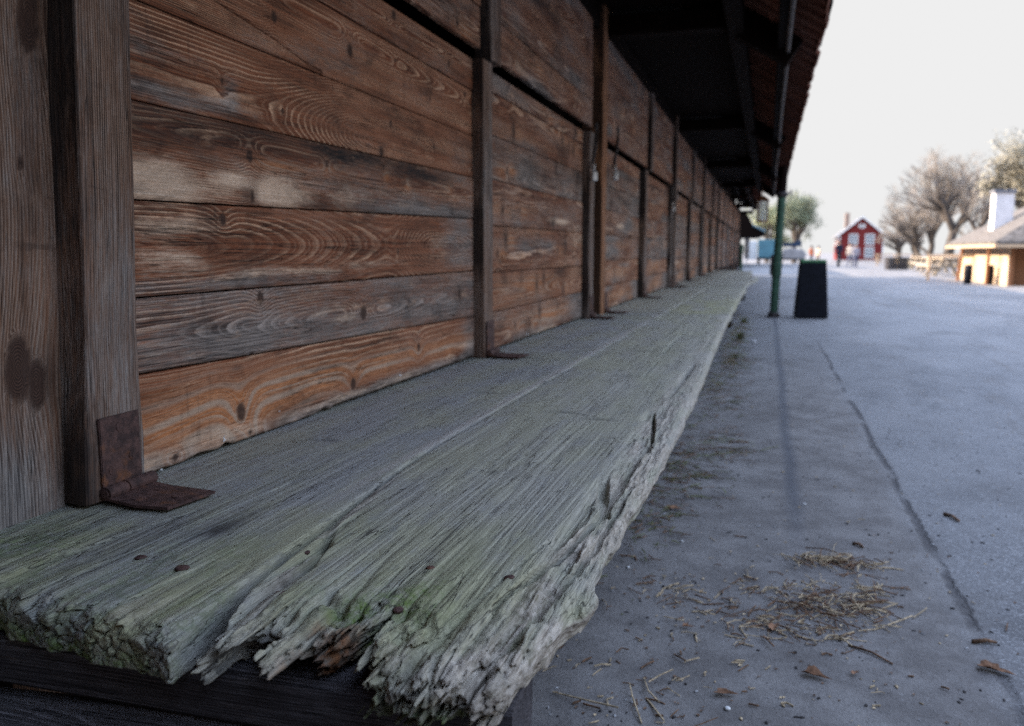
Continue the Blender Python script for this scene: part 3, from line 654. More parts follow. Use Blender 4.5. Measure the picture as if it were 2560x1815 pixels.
# joists and legs under the bench
for i, y in enumerate((.735, 3.3, 5.27, 7.5, 9.65, 12.6, 15.2, 17.1)):
    near = i == 0
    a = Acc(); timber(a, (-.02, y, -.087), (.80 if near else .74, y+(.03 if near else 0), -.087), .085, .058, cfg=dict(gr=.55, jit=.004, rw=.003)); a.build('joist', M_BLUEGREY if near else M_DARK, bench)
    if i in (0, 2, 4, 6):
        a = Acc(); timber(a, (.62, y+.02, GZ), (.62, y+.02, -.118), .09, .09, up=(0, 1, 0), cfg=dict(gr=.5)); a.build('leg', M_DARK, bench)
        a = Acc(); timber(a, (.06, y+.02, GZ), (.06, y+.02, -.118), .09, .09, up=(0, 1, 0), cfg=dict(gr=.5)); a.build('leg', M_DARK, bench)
# old beams lying below the near end, and a slim stay under the outer corner
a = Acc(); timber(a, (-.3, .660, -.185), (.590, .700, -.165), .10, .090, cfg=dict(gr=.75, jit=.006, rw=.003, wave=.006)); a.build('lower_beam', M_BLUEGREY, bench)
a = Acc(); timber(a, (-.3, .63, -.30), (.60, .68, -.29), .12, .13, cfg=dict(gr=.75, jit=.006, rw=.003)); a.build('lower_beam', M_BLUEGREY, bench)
bm = bmesh.new(); prism(bm, [(.775, -.060), (.800, -.058), (.792, -.12), (.782, -.30), (.770, -.30), (.778, -.13)], 'y', .655, .668); fin(bm, 'stay', plain('grey_split_stay', (.30, .29, .27), .8, .3, 40), bench)
# ------------------------------------------------------------------ the shed
shed = empty('market_shed', (0, 0, 0), 0, 'long dark brown timber shed with rows of plank hatches under a deep eave', 'building')
H1 = 1.035
rows = lambda lst: lst
def joint(z0, z1, y0=1.12, y1=2.85): return lambda u: z0 + (z1-z0)*(u-y0)/(y1-y0)
def near_hatch():
    a = Acc(); g = .0016; F0 = WF(0.0)
    y0, y1 = 1.115, 2.83
    j = [joint(.176, .150), joint(.303, .311), joint(.463, .494), joint(.624, .636), joint(.786, .778)]
    def bot(u):
        b = .001 + .004*vn(u*16, 0*u, 0, 3) + .0025*vn(u*60, 0*u, 0, 4)
        b += .007*np.exp(-((u-1.375)/.012)**2) + .008*np.exp(-((u-1.755)/.02)**2) + .004*np.exp(-((u-1.29)/.03)**2) + .004*(u > 1.8)
        return b
    lo = lambda f: (lambda u: f(u)+g)
    hi = lambda f: (lambda u: f(u)-g)
    du, dv = .005, .004
    # bottom board: resin orange, wide rings, two oval knots
    board(a, y0, y1, bot, hi(j[0]), .024, F0, dict(seed=1, og=.0, gr=.05, rw=.0125, c=.03, D=lambda u: .02+.10*vn(u*1.9, 0*u, 0, 2), warp=2.6,
          knots=[(1.424, .062, .0135, .8, 3.2), (1.902, .046, .0115, .9, 2.6), (2.325, .093, .010, .8, 2.5), (1.224, .016, .004, 1.6, 2), (1.453, .014, .004, 1.3, 1.5)],
          blobs=[('og', 1.34, .07, .26, .06, 1.3), ('og', 1.62, .085, .40, .045, 1.2), ('og', 2.1, .08, .4, .03, 1.0), ('og', 2.55, .07, .3, .03, .8), ('gr', 1.5, .012, 3, .022, .9), ('pale', 1.3, .025, .4, .018, .5), ('pale', 2.0, .02, .7, .014, .45), ('gr', 2.8, .08, .12, .1, .8), ('pale', 1.9, .02, .6, .015, .3)]), du, dv)
    # thin sliver crack board
    board(a, y0, y1, lo(j[0]), hi(j[1]), .0235, F0, dict(seed=2, gr=.62, rw=.0060, c=.24, D=lambda u: .015+.07*vn(u*1.3+1, 0*u, 0, 5), warp=2.,
          knots=[(1.507, .285, .0105, .7, 3), (1.968, .223, .0145, .9, 5.5), (2.68, .238, .012, .7, 3.5), (1.472, .169, .006, 1., 2)],
          blobs=[('pale', 1.87, .215, .07, .012, .7), ('pale', 1.75, .24, .2, .01, .3), ('gr', 1.3, .2, .4, .04, .2), ('black', 2.68, .23, .05, .05, .5)]), du, dv)
    board(a, y0, y1, lo(j[1]), hi(j[2]), .0225, F0, dict(seed=3, gr=.22, rw=.0088, c=.393, wander=.02, D=lambda u: .004+.105*ss(1.05, 2.25, u)*(1-.97*ss(2.1, 2.5, u)) + .06*ss(2.55, 3.1, u), warp=1.0,
          knots=[(1.395, .440, .0085, .9, 2.2), (2.192, .380, .006, .8, 2.0)],
          blobs=[('pale', 1.22, .43, .14, .03, .65), ('pale', 1.25, .36, .12, .03, .55), ('pale', 1.65, .335, .28, .012, .6), ('pale', 2.0, .345, .2, .012, .5), ('pale', 2.5, .40, .1, .02, .45), ('gr', 1.4, .32, .4, .02, .6), ('black', 1.36, .44, .04, .02, .5), ('gr', 2.7, .4, .2, .1, .6)]), du, dv)
    board(a, y0, y1, lo(j[2]), hi(j[3]), .0245, F0, dict(seed=4, gr=.30, rw=.0042, c=.60, D=.05, warp=1.2,
          knots=[(1.488, .568, .010, .8, 3.5), (1.493, .488, .0085, .55, 2), (1.797, .582, .006, .8, 2), (2.103, .603, .006, .45, 2), (2.243, .572, .005, .6, 1.5), (2.611, .596, .005, .6, 1.5)],
          blobs=[('pale', 1.20, .495, .20, .042, 1.15), ('pale', 1.42, .512, .10, .024, 1.1), ('pale', 1.60, .500, .12, .034, 1.4), ('pale', 1.88, .507, .08, .03, .55), ('pale', 2.0, .53, .3, .03, .3),
                 ('black', 1.22, .60, .28, .034, .95), ('black', 1.50, .605, .22, .028, 1.), ('black', 1.9, .61, .4, .034, .95), ('black', 2.35, .61, .32, .034, 1.), ('black', 2.0, .49, .3, .012, .4), ('black', 1.478, .490, .03, .02, .9), ('black', 1.93, .545, .25, .012, .5), ('black', 2.03, .49, .04, .03, .5), ('black', 1.37, .545, .06, .012, .6),
                 ('og', 1.60, .558, .10, .010, .75), ('og', 1.80, .572, .04, .010, .8), ('og', 2.12, .585, .022, .020, .9), ('og', 2.26, .57, .02, .02, .9), ('og', 2.6, .59, .02, .03, .8), ('gr', 2.4, .5, .5, .04, .7)]), du, dv)
    board(a, y0, y1, lo(j[3]), hi(j[4]), .0215, F0, dict(seed=5, gr=.12, rw=.0052, c=.665, wander=.01, D=lambda u: .002+.10*ss(2.15, 1.5, u)+.09*ss(2.35, 2.9, u), warp=1.0,
          knots=[(1.62, .675, .004, .9, 1.2), (2.66, .69, .007, .5, 2), (1.414, .698, .005, .8, 1.5), (2.161, .726, .007, .7, 2.5), (2.099, .641, .011, .5, 3), (2.473, .700, .0075, .6, 3)],
          blobs=[('gr', 1.25, .65, .25, .02, .8), ('gr', 1.2, .72, .12, .03, .5), ('gr', 1.44, .68, .03, .03, .7), ('gr', 2.75, .7, .15, .06, .5), ('black', 2.1, .645, .02, .02, .6)]), du, dv)
    # board with a long split running across it, in two pieces
    split = lambda u: np.where(u < 1.40, .842+(1.40-u)*.30, np.interp(u, [1.40, 1.60, 1.706, 1.796], [.842, .818, .799, .792]))
    top = joint(.955, .930)
    board(a, y0, 1.786, lo(j[4]), lambda u: np.minimum(split(u)-.0015, .93), .0225, F0, dict(seed=6, gr=.2, rw=.0036, c=.9, D=.03), du, dv)
    board(a, y0, y1, lambda u: np.where(u < 1.8, split(u)+.0015, j[4](u)+g), hi(top), .0205, F0, dict(seed=6, gr=.12, rw=.0042, c=.90, D=lambda u: .01+.06*vn(u*1.5+2, 0*u, 0, 6),
          knots=[(1.602, .862, .009, .8, 4), (1.936, .867, .012, .75, 5), (2.756, .905, .009, .8, 3), (2.2, .9, .004, 1, 1), (2.45, .84, .006, .6, 2), (1.3, .90, .005, .8, 1.5)], blobs=[('black', 1.936, .867, .02, .02, .5), ('gr', 1.3, .9, .2, .05, .4)]), du, dv)
    board(a, y0, y1, lo(top), lambda u: H1+0*u, .024, F0, dict(seed=7, gr=.35, rw=.004, c=1.0, D=.02, knots=[(2.189, 1.015, .011, .8, 4), (2.6, .975, .008, .8, 3)], blobs=[('og', 2.4, 1.03, .5, .01, .4)]), .008, dv)
    return a.build('hatch', M_WALL, shed)
h1 = near_hatch(); h1['label'] = 'nearest lower hatch with a pale scraped patch and an orange bottom board'
hatches = [h1]
def gen_hatch(y0, y1, z0, z1, x0, seed, near, lower=True):
    a = Acc(); rs = random.Random(seed); z = z0; n = 6 if lower else 4
    hs_ = [(.15, .16, .17, .165, .16, .15, .17)[i] for i in range(7)]
    k = 0; F0 = WF(x0)
    while z < z1-.03:
        h = hs_[k % 7]*rs.uniform(.92, 1.06)
        zt = min(z+h, z1); zt = z1 if z1-zt < .05 else zt
        sl = rs.uniform(-.006, .006)
        sl2 = 0 if k == 0 else sl0
        kn = [(rs.uniform(y0+.1, y1-.1), rs.uniform(z+.03, zt-.03), rs.uniform(.006, .013), rs.uniform(.4, .9), rs.uniform(2, 5)) for _ in range(rs.choice((1, 2, 3)) if not near else rs.choice((2, 3, 4)))]
        bl = []
        for q in kn:
            if rs.random() < .5: bl.append(('og', q[0]+.06, q[1], .07, .03, rs.uniform(.5, 1.)))
            if rs.random() < .4: bl.append(('black', q[0], q[1], .03, .05, .7))
        for _ in range(3 if near else 2):
            bl.append((rs.choice(('gr', 'pale', 'og', 'black', 'gr')), rs.uniform(y0, y1), rs.uniform(z, zt), rs.uniform(.1, .4), rs.uniform(.015, .04), rs.uniform(.3, .8)))
        if lower and k == 0: bl += [('og', (y0+y1)/2, z+.08, .5, .04, .9), ('gr', y1, z+.05, .3, .2, .9)]
        if lower and k == 1: bl += [('og', (y0+y1)/2+rs.uniform(-.3, .3), z+.08, .5, .05, .7)]
        D0 = rs.uniform(.005, .06); cc = rs.uniform(z, zt); sd = rs.randint(0, 60)
        lo_ = (lambda u, z=z, s=sl2: z+.0015+s*(u-y0)) if k else (lambda u: z0+.008+.004*vn(u*16, 0*u, 0, seed))
        hi_ = (lambda u, z=zt, s=sl: z-.0015+s*(u-y0)) if zt < z1 else (lambda u: z1+0*u)
        board(a, y0, y1, lo_, hi_, rs.uniform(.020, .025), F0, dict(seed=sd, gr=rs.uniform(.2, .8) if lower else rs.uniform(.3, .6), rw=rs.uniform(.005, .009), c=cc, D=(lambda u, D0=D0, sd=sd: D0+.08*vn(u*1.2, 0*u, 0, sd)), knots=kn, blobs=bl), .008 if near else .03, .006 if near else .016)
        z = zt; sl0 = sl; k += 1
    return a.build('hatch', M_WALL, shed)
def hinge(parent, y, x0=.066):
    y0, y1 = y+.0, y+.083
    bm = bmesh.new()
    bx(bm, x0, x0+.0045, y0, y1, .021, .130)                      # standing leaf
    bx(bm, x0+.002, x0+.0045, y0-.001, y0+.0015, .03, .128)
    ca = [(x0+.011+.011*math.cos(t), .0165+.0105*math.sin(t)) for t in [2*math.pi*k/14 for k in range(14)]]
    prism(bm, ca, 'y', y0-.004, y0+.036); prism(bm, [(p[0], p[1]+.0006) for p in ca], 'y', y0+.0385, y1+.016)
    prism(bm, [((p[0]-x0-.011)*.6+x0+.011, (p[1]-.0165)*.6+.0165) for p in ca], 'y', y0-.006, y1+.018)
    # lying leaf, slightly skewed and lifted
    q = [(x0+.012, y0-.004), (x0+.070, y0-.013), (.192+x0-.066, y0-.009), (.205+x0-.066, y0+.086), (x0+.055, y1+.010), (x0+.012, y1+.014)]
    A = [bm.verts.new((p[0], p[1], .0035+.004*max(0, 1-(p[0]-x0)/.04))) for p in q]; B = [bm.verts.new((p[0], p[1], .0078+.004*max(0, 1-(p[0]-x0)/.04))) for p in q]
    bm.faces.new(A[::-1]); bm.faces.new(B)
    for i in range(6): bm.faces.new((A[i], A[(i+1) % 6], B[(i+1) % 6], B[i]))
    # screw heads
    for (yy, zz) in ((y0+.040, .112), (y0+.064, .062), (y0+.020, .048)):
        c = [(yy+.0075*math.cos(t), zz+.0075*math.sin(t)) for t in [2*math.pi*k/12 for k in range(12)]]
        prism(bm, c, 'x', x0+.003, x0+.0056)
        prism(bm, [(yy-.0012, zz-.006), (yy+.0004, zz-.006), (yy+.0012, zz+.006), (yy-.0004, zz+.006)], 'x', x0+.0056, x0+.0060)
    for (xx, yy) in ((x0+.052, y0+.066), (x0+.052, y0+.014), (x0+.105, y0+.04)):
        c = [(xx+.0075*math.cos(t), yy+.0075*math.sin(t)) for t in [2*math.pi*k/12 for k in range(12)]]
        prism(bm, c, 'z', .006, .0095)
    return fin(bm, 'hinge', M_RUST, parent, bevel=.0008)
def batten(parent, y0, y1, z0, z1, x0, x1, mat=M_POST, gr=.6, jit=.0022, seg=None, knots=()):
    a = Acc(); timber(a, ((x0+x1)/2, (y0+y1)/2, z0), ((x0+x1)/2, (y0+y1)/2, z1), x1-x0, y1-y0, up=(0, 1, 0), cfg=dict(gr=gr, jit=jit, knots=list(knots), side_shade=.9), seg=seg, ch=.003)
    return a.build('batten', mat, parent)
PM = [0.80, 5.02, 9.17, 13.35, 17.5, 21.65, 25.8, 30.0]
# first bay
a = Acc(); timber(a, (.0375, 1.036, .002), (.0375, 1.088, H1-.01), .055, .114, up=(0, 1, 0), cfg=dict(side_shade=.85, gr=.42, jit=.004, knots=[(.46, .0275, .005, 1.4, .02), (.30, .0275, .006, 2.5, -.02)]), ch=.003); a.build('batten', M_POST, h1)
hinge(h1, 1.004)
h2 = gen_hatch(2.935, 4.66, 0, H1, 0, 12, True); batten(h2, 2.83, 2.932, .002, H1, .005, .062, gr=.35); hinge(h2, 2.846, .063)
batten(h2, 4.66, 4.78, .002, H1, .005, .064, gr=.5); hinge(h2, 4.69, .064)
# white lint caught under the hatches
t_up = .055
for i, P in enumerate(PM[:-1]):
    N = PM[i+1]
    if i > 0:
        for k, (a0, a1, b0) in enumerate(((P+.16, P+1.78, P+.10), (P+1.98, N-.34, P+1.86))):
            h = gen_hatch(a0, a1, 0, H1-.01*i, 0, 20+i*2+k, i == 1)
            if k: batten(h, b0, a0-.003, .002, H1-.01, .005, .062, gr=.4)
            hinge(h, b0+.02, .063)
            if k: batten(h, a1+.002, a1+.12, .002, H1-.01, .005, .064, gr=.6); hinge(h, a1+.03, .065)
    # upper hatches, hung slightly proud of the lower ones
    for k, (a0, a1) in enumerate(((P+.24, P+2.06), (P+2.20, N-.22))):
        u = gen_hatch(a0, a1, H1+.030-.01*min(i, 3), 1.66, .022, 60+i*2+k, i < 1, lower=False)
        if k: batten(u, a0-.002-.115, a0-.004, H1+.005, 1.66, .012, .075, gr=.5)
# main posts
for i, P in enumerate(PM):
    if i == 0:
        a = Acc(); board(a, -.45, 1.75, .56, .985, .03, lambda u, v, w: np.stack([-.012+w, v+.062*np.maximum(u, 0), u], 1), dict(seed=9, gr=.30, rw=.0055, c=.80, D=.06, knots=[(.215, .905, .016, 2.2, 4), (.19, .935, .012, 2.2, 2), (.70, .935, .013, 2.6, 5), (.502, .918, .004, 1.6, 1.5)], blobs=[('black', .20, .955, .06, .02, .6), ('og', .30, .95, .15, .02, .3), ('og', .1, .96, .1, .02, .3), ('gr', .0, .9, .1, .2, .6)]), .006, .005, rough=.0012)
        o = a.build('wall_post', M_POST, shed); o['label'] = 'broad grey post with dark knots at the left edge'
    else:
        a = Acc(); timber(a, (.0, P+.06, GZ), (.0, P+.06, 2.1), .13, .13, up=(0, 1, 0), cfg=dict(side_shade=.8, gr=.15 if i == 1 else .4)); a.build('wall_post', M_ORNG if i == 1 else M_POST, shed)
a = Acc(); timber(a, (-.06, 1.04, GZ), (-.06, 1.04, 1.7), .03, .14, up=(0, 1, 0), cfg=dict(gr=.1)); a.build('wall_post', M_DARK, shed)
# near wall behind the camera, sill, inner lining, head beam
a = Acc()
for k in range(11): board(a, -3.2, .55, GZ+k*.2+.003, GZ+(k+1)*.2-.003, .02, WF(0), dict(seed=k, gr=.5, c=GZ+k*.2), .06, .03)
a.build('wall_boards', M_WALL, shed)
a = Acc(); timber(a, (-.03, -3.2, -.10), (-.03, 31, -.10), .1, .17, cfg=dict(gr=.5), seg=60); a.build('sill_beam', M_DARK, shed)
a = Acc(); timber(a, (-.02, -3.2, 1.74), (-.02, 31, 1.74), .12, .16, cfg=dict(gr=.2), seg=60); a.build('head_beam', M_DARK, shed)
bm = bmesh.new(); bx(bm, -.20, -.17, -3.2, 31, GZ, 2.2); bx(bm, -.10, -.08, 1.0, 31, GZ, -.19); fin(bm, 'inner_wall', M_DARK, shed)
bm = bmesh.new(); bx(bm, -2.9, -2.86, -3.2, 31, GZ, 1.3); fin(bm, 'rear_wall', M_DARK, shed)
bm = bmesh.new(); prism(bm, [(-2.86, GZ), (-.2, GZ), (-.2, 2.2), (-1.0, 2.72), (-2.86, 1.5)], 'y', 30.96, 31.0); fin(bm, 'end_wall', M_DARK, shed)
bm = bmesh.new(); prism(bm, [(-2.86, GZ), (-.2, GZ), (-.2, 2.2), (-1.0, 2.72), (-2.86, 1.5)], 'y', -3.2, -3.16); fin(bm, 'end_wall', M_DARK, shed)
EX, EZ, SL = 1.245, 1.49, .62
zr_ = lambda x: EZ + SL*(EX-x)
RX = -1.0
def roof_frame(y_sh=0): 
    c = 1/math.hypot(1, SL); s_ = SL*c
    # u runs down the slope from the ridge, v = y, w = up
    return lambda u, v, w: np.stack([RX+u*c+w*s_, v, zr_(RX)-u*s_+w*c], 1)
Ls = (EX-RX)*math.hypot(1, SL)
a = Acc(); y = -3.3; rs = random.Random(5)
while y < 31.2:
    wdt = rs.uniform(.13, .19); ex = rs.uniform(-.010, .010) if y < 18.4 else -.5
    board(a, 0, Ls+ex, y+.002, y+wdt-.002, .024, lambda u, v, w: roof_frame()(u, v, w), dict(seed=rs.randint(0, 60), gr=.3, c=y, D=.04), .12, .05)
    y += wdt
a.build('roof_boards', M_SOFF, shed)
bm = bmesh.new()
yy = -3.3
rs = random.Random(8)
for k in range(118):
    y0 = -3.3+k*.293; e = 0 if y0 < 18.3 else -.5
    for r_ in range(2 if e == 0 else 2):
        pass
    x1 = EX+.015+e+rs.uniform(-.006, .006)
    z1 = zr_(x1)+.034+rs.uniform(0, .006)
    vs = [(RX, y0, zr_(RX)+.045), (x1, y0, z1), (x1, y0+.29, z1), (RX, y0+.29, zr_(RX)+.045)]
    A = [bm.verts.new(p) for p in vs]; B = [bm.verts.new((p[0], p[1], p[2]+.02)) for p in vs]
    bm.faces.new(A[::-1]); bm.faces.new(B)
    for i in range(4): bm.faces.new((A[i], A[(i+1) % 4], B[(i+1) % 4], B[i]))
vs = [(RX, -3.3, zr_(RX)+.045), (RX, 31.2, zr_(RX)+.045), (-3.1, 31.2, 1.35), (-3.1, -3.3, 1.35)]
A = [bm.verts.new(p) for p in vs]; B = [bm.verts.new((p[0], p[1], p[2]+.04)) for p in vs]
bm.faces.new(A); bm.faces.new(B[::-1])
for i in range(4): bm.faces.new((A[i], A[(i+1) % 4], B[(i+1) % 4], B[i]))
M_SHD = plain('roof_felt', (.03, .028, .03), .9, .3, 6); fin(bm, 'roof_covering', M_SHD, shed)
# trusses: tie beam on the wall post, rafter under the boards, brace
for i, P in enumerate([-2.0]+PM):
    if P < 0.9 and P > 0: P = .9
    xe = 1.12 if P < 18.4 else .6
    a = Acc()
    timber(a, (-.1, P+.16, 1.70), (.82 if P < 18.4 else .5, P+.16, 1.70), .12, .12, cfg=dict(gr=.1))
    ang = math.atan(SL)
    timber(a, (-1.0, P+.16, zr_(-1.0)-.085), (xe, P+.16, zr_(xe)-.085), .10, .15, up=(0, 0, 1), cfg=dict(gr=.1))
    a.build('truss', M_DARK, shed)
for x, wd, ht, y1 in ((.80, .09, .13, 18.4), (1.055, .055, .08, 18.4), (.15, .12, .14, 31), (.5, .10, .12, 31)):
    a = Acc(); timber(a, (x, -3.2, zr_(x)-ht/2-.01-wd*.3), (x, y1, zr_(x)-ht/2-.01-wd*.3), wd, ht, cfg=dict(gr=.5 if x > 1 else .1, wave=.03 if x > 1 else 0), seg=90); a.build('purlin', M_POST if x > 2 else M_DARK, shed)
# board lining the inner side of the eave (dark attic void beyond it)
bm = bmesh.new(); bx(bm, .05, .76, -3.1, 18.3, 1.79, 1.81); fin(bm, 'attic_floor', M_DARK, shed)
# conduit below the eave beam
bm = bmesh.new(); pts = []
for k in range(90):
    y = -3+k*.235; pts.append((1.088+.010*vn(y*.9, 0, 0, 3)-.012*float(vn(y*.45, 2, 0, 5)), y, 1.475+.02*float(vn(y*.7, 0, 0, 8))))
tube(bm, pts, .013, 8); fin(bm, 'conduit', plain('grey_conduit', (.10, .088, .082), .7, .3, 12), shed, sm=True)
# iron hooks with padlocks on the hatches
def hook(parent, p0, p1, ring_r=.026):
    bm = bmesh.new(); v0, v1 = Vector(p0), Vector(p1)
    tube(bm, [v0, v0.lerp(v1, .5)+Vector((.004, 0, 0)), v1], [.008, .009, .008], 8)
    tube(bm, [v0+Vector((0, ring_r*math.sin(t), ring_r-ring_r*math.cos(t))) for t in [2*math.pi*k/16 for k in range(15)]], .004, 6)
    tube(bm, [v1+Vector((.012*math.sin(t), .014*math.sin(t)*1, -.014+.014*math.cos(t))) for t in [2*math.pi*k/12 for k in range(13)]], .004, 6)
    return fin(bm, 'hook', M_IRON, parent, sm=True)
def padlock(p, rz, lab):
    t = empty('padlock', p, rz, lab, 'padlock', 'padlocks on the hatch hooks')
    t.scale = (1.4, 1.4, 1.4)
    bm = bmesh.new(); bx(bm, -.011, .011, -.017, .017, -.052, -.015); fin(bm, 'lock_body', M_STEEL, t, bevel=.004)
    bm = bmesh.new(); tube(bm, [(0, -.011, -.016), (0, -.011, .006), (0, -.007, .014), (0, 0, .017), (0, .007, .014), (0, .011, .006), (0, .011, -.016)], .0028, 8); fin(bm, 'shackle', M_STEEL, t, sm=True)
    return t
allh = [o for o in shed.children if o.name.startswith('hatch')]
hook(shed, (.095, 4.66, 1.02), (.098, 4.55, .852)); padlock((.105, 4.55, .826), .5, 'pale steel padlock hanging from the nearest iron hook, left of the orange post')
hook(shed, (.105, 5.29, 1.085), (.108, 5.16, .905)); padlock((.115, 5.16, .878), .3, 'pale steel padlock hanging just right of the orange post')
hook(shed, (.09, 8.72, 1.0), (.092, 8.60, .87)); padlock((.10, 8.60, .845), .2, 'small blurred padlock on the farthest iron hook')
# lint and staples along the bottom board
def lint(p, s, lab):
    bm = bmesh.new(); rs = random.Random(int(p[1]*1000))
    pts = [Vector(p)]
    for k in range(7): pts.append(pts[-1]+Vector((rs.uniform(-.2, .3)*s, rs.uniform(-.6, .9)*s, rs.uniform(-.5, .6)*s)))
    tube(bm, pts, [s*.08, s*.2, s*.28, s*.2, s*.25, s*.18, s*.12, s*.04], 5)
    o = fin(bm, 'lint', M_LINT, None, sm=True); return tag(o, lab, 'fluff', 'white fluff caught on the bottom boards')
M_LINT = plain('white_fluff', (.75, .77, .78), .9, .1, 60)
lint((.028, 1.181, .006), .006, 'scrap of white fluff at the foot of the nearest hatch beside the hinge')
lint((.027, 1.357, .018), .006, 'scrap of white fluff in the first notch of the orange bottom board')
lint((.026, 1.558, .040), .003, 'tiny white speck on the orange bottom board between its two oval knots')
lint((.026, 2.175, .030), .004, 'tiny white speck near the far end of the orange bottom board')
lint((.027, 3.52, .016), .012, 'larger tuft of white fluff under the second hatch')
# the next shed in the row, out of sight behind the first
back = empty('second_shed', (0, 0, 0), 0, 'second dark shed standing in line behind the long one', 'building')
bm = bmesh.new(); bx(bm, -5.4, -1.5, 33, 80, -1, 1.4); fin(bm, 'wall', M_DARK, back)
bm = bmesh.new(); prism(bm, [(-6, 1.2), (-1.25, 1.401), (-3.3, 3.0)], 'y', 32.6, 80.4); fin(bm, 'roof', M_SHD, back)
rear_blocker = empty('rear_blocker', (0, 0, 0), 0, 'unseen dark gabled block added behind the camera to cut the sky light', 'building')  # out of view, added to darken the faces turned towards the camera
bm = bmesh.new(); prism(bm, [(-6, GZ), (7.5, GZ), (7.5, 3.6), (.75, 6.4), (-6, 3.6)], 'y', -9, -5); fin(bm, 'wall', M_DARK, rear_blocker)
bm = bmesh.new()
prism(bm, [(-6.6, 3.39), (.75, 6.44), (.75, 6.64), (-6.6, 3.59)], 'y', -9.4, -4.6); prism(bm, [(8.1, 3.39), (8.1, 3.59), (.751, 6.64), (.751, 6.44)], 'y', -9.4, -4.6); fin(bm, 'roof', M_SHD, rear_blocker)
# ------------------------------------------------------------------ ground
def ground_mat():
    t = NT('worn_asphalt'); p = t.pos()
    g = t.n('ShaderNodeSeparateXYZ'); t.put(g.inputs[0], p); X, Y = g.outputs[0], g.outputs[1]
    n1 = t.noise(p, .9, 5, .6); n2 = t.noise(p, 7, 6, .65); n3 = t.noise(p, 120, 3, .7); n4 = t.noise(p, 330, 2, .7)
    agg = t.n('ShaderNodeTexVoronoi'); t.put(agg.inputs['Vector'], p); agg.inputs['Scale'].default_value = 210
    stone = t.map(t.sep(agg.outputs['Color'])[0], .55, .95)
    asph = t.mix(t.map(n2, .35, .65), (.092, .091, .096), (.150, .147, .152))
    asph = t.mix(t.map(t.noise(t.scale(p, (.55, .22, 1)), 1, 6, .7, .6), .42, .60, 0, .9), asph, t.mix(n3, (.165, .16, .163), (.25, .243, .245)))
    asph = t.mix(t.map(n1, .38, .62, 0, .6), asph, (.18, .176, .18))
    asph = t.mix(t.math('MULTIPLY', stone, .6), asph, (.34, .34, .35))
    asph = t.mix(t.map(n4, .55, .8, 0, .7), asph, (.05, .05, .06))
    dirt = t.mix(t.map(n2, .3, .7), (.125, .115, .112), (.215, .202, .197)); dirt = t.mix(t.map(n3, .5, .8, 0, .5), dirt, (.07, .06, .055))
    wob = t.math('ADD', X, t.math('MULTIPLY', t.math('SUBTRACT', t.noise(t.scale(p, (0, 1.2, 0)), 1, 3), .5), .05))
    wob2 = t.math('ADD', wob, t.math('MULTIPLY', t.math('SUBTRACT', n2, .5), .10))
    side = t.map(wob2, 1.42, 1.56)
    c = t.mix(t.math('MULTIPLY', t.math('SUBTRACT', 1, side), t.map(Y, 9, 4)), asph, dirt)
    # seam along the edge of the asphalt, broken
    chp = t.math('ADD', wob, t.math('MULTIPLY', t.math('SUBTRACT', t.noise(p, 26, 4, .7), .5), .035))
    sm = t.math('MULTIPLY', t.map(t.math('ABSOLUTE', t.math('SUBTRACT', chp, 1.50)), .020, .004), t.map(t.noise(p, 2.6, 3), .40, .52))
    sm = t.math('MULTIPLY', sm, t.map(Y, 9, 7))
    c = t.mix(t.math('MULTIPLY', sm, .7), c, (.045, .042, .046))
    # drip line stain under the eave
    dr = t.map(t.math('ABSOLUTE', t.math('SUBTRACT', X, t.math('ADD', 1.135, t.math('MULTIPLY', t.math('SUBTRACT', n1, .5), .05)))), .045, .0)
    dr = t.math('MULTIPLY', dr, t.math('MULTIPLY', t.map(Y, 2.2, 3.2), t.map(Y, 11.6, 11.2)))
    c = t.mix(t.math('MULTIPLY', dr, .65), c, (.055, .062, .08))
    dk = t.map(t.noise(t.scale(p, (1.1, .45, 1)), 1, 6, .72, .5), .54, .68)
    c = t.mix(t.math('MULTIPLY', dk, .55), c, t.mix(n3, (.07, .066, .066), (.12, .113, .11)))
    fl = t.noise(p, 46, 4, .75); c = t.mix(t.map(fl, .58, .74, 0, .55), c, (.06, .058, .06)); c = t.mix(t.map(fl, .40, .28, 0, .35), c, (.34, .33, .335))
    tr_ = t.noise(t.scale(p, (2.4, .35, 1)), 1, 6, .75, 1.2); c = t.mix(t.math('MULTIPLY', t.map(tr_, .52, .66, 0, .5), t.map(X, 1.5, 2.2)), c, t.mix(n3, (.085, .075, .07), (.15, .135, .125)))
    h = t.math('ADD', t.math('ADD', t.math('MULTIPLY', sm, -2.5), t.math('MULTIPLY', n3, .6)), t.math('ADD', t.math('MULTIPLY', stone, .4), t.math('MULTIPLY', n2, 2.)))
    return t.fin(c, .85, t.bump(h, .7, .006), .3)
def gz(x, y): return GZ if y < 30 else GZ-.0052*min(y-30, 200)
bm = bmesh.new()
xs = [-400, -60, -20, -6, -2, 0, 2, 4, 8, 14, 24, 60, 400]; ys = [-60, -10, 0, 3, 8, 15, 30, 50, 80, 120, 230, 900]
G = [[bm.verts.new((x, y, gz(x, y))) for x in xs] for y in ys]
for a_, b_ in zip(G, G[1:]):
    for i in range(len(xs)-1): bm.faces.new((a_[i], a_[i+1], b_[i+1], b_[i]))
tag(fin(bm, 'ground', ground_mat()), kind='structure')
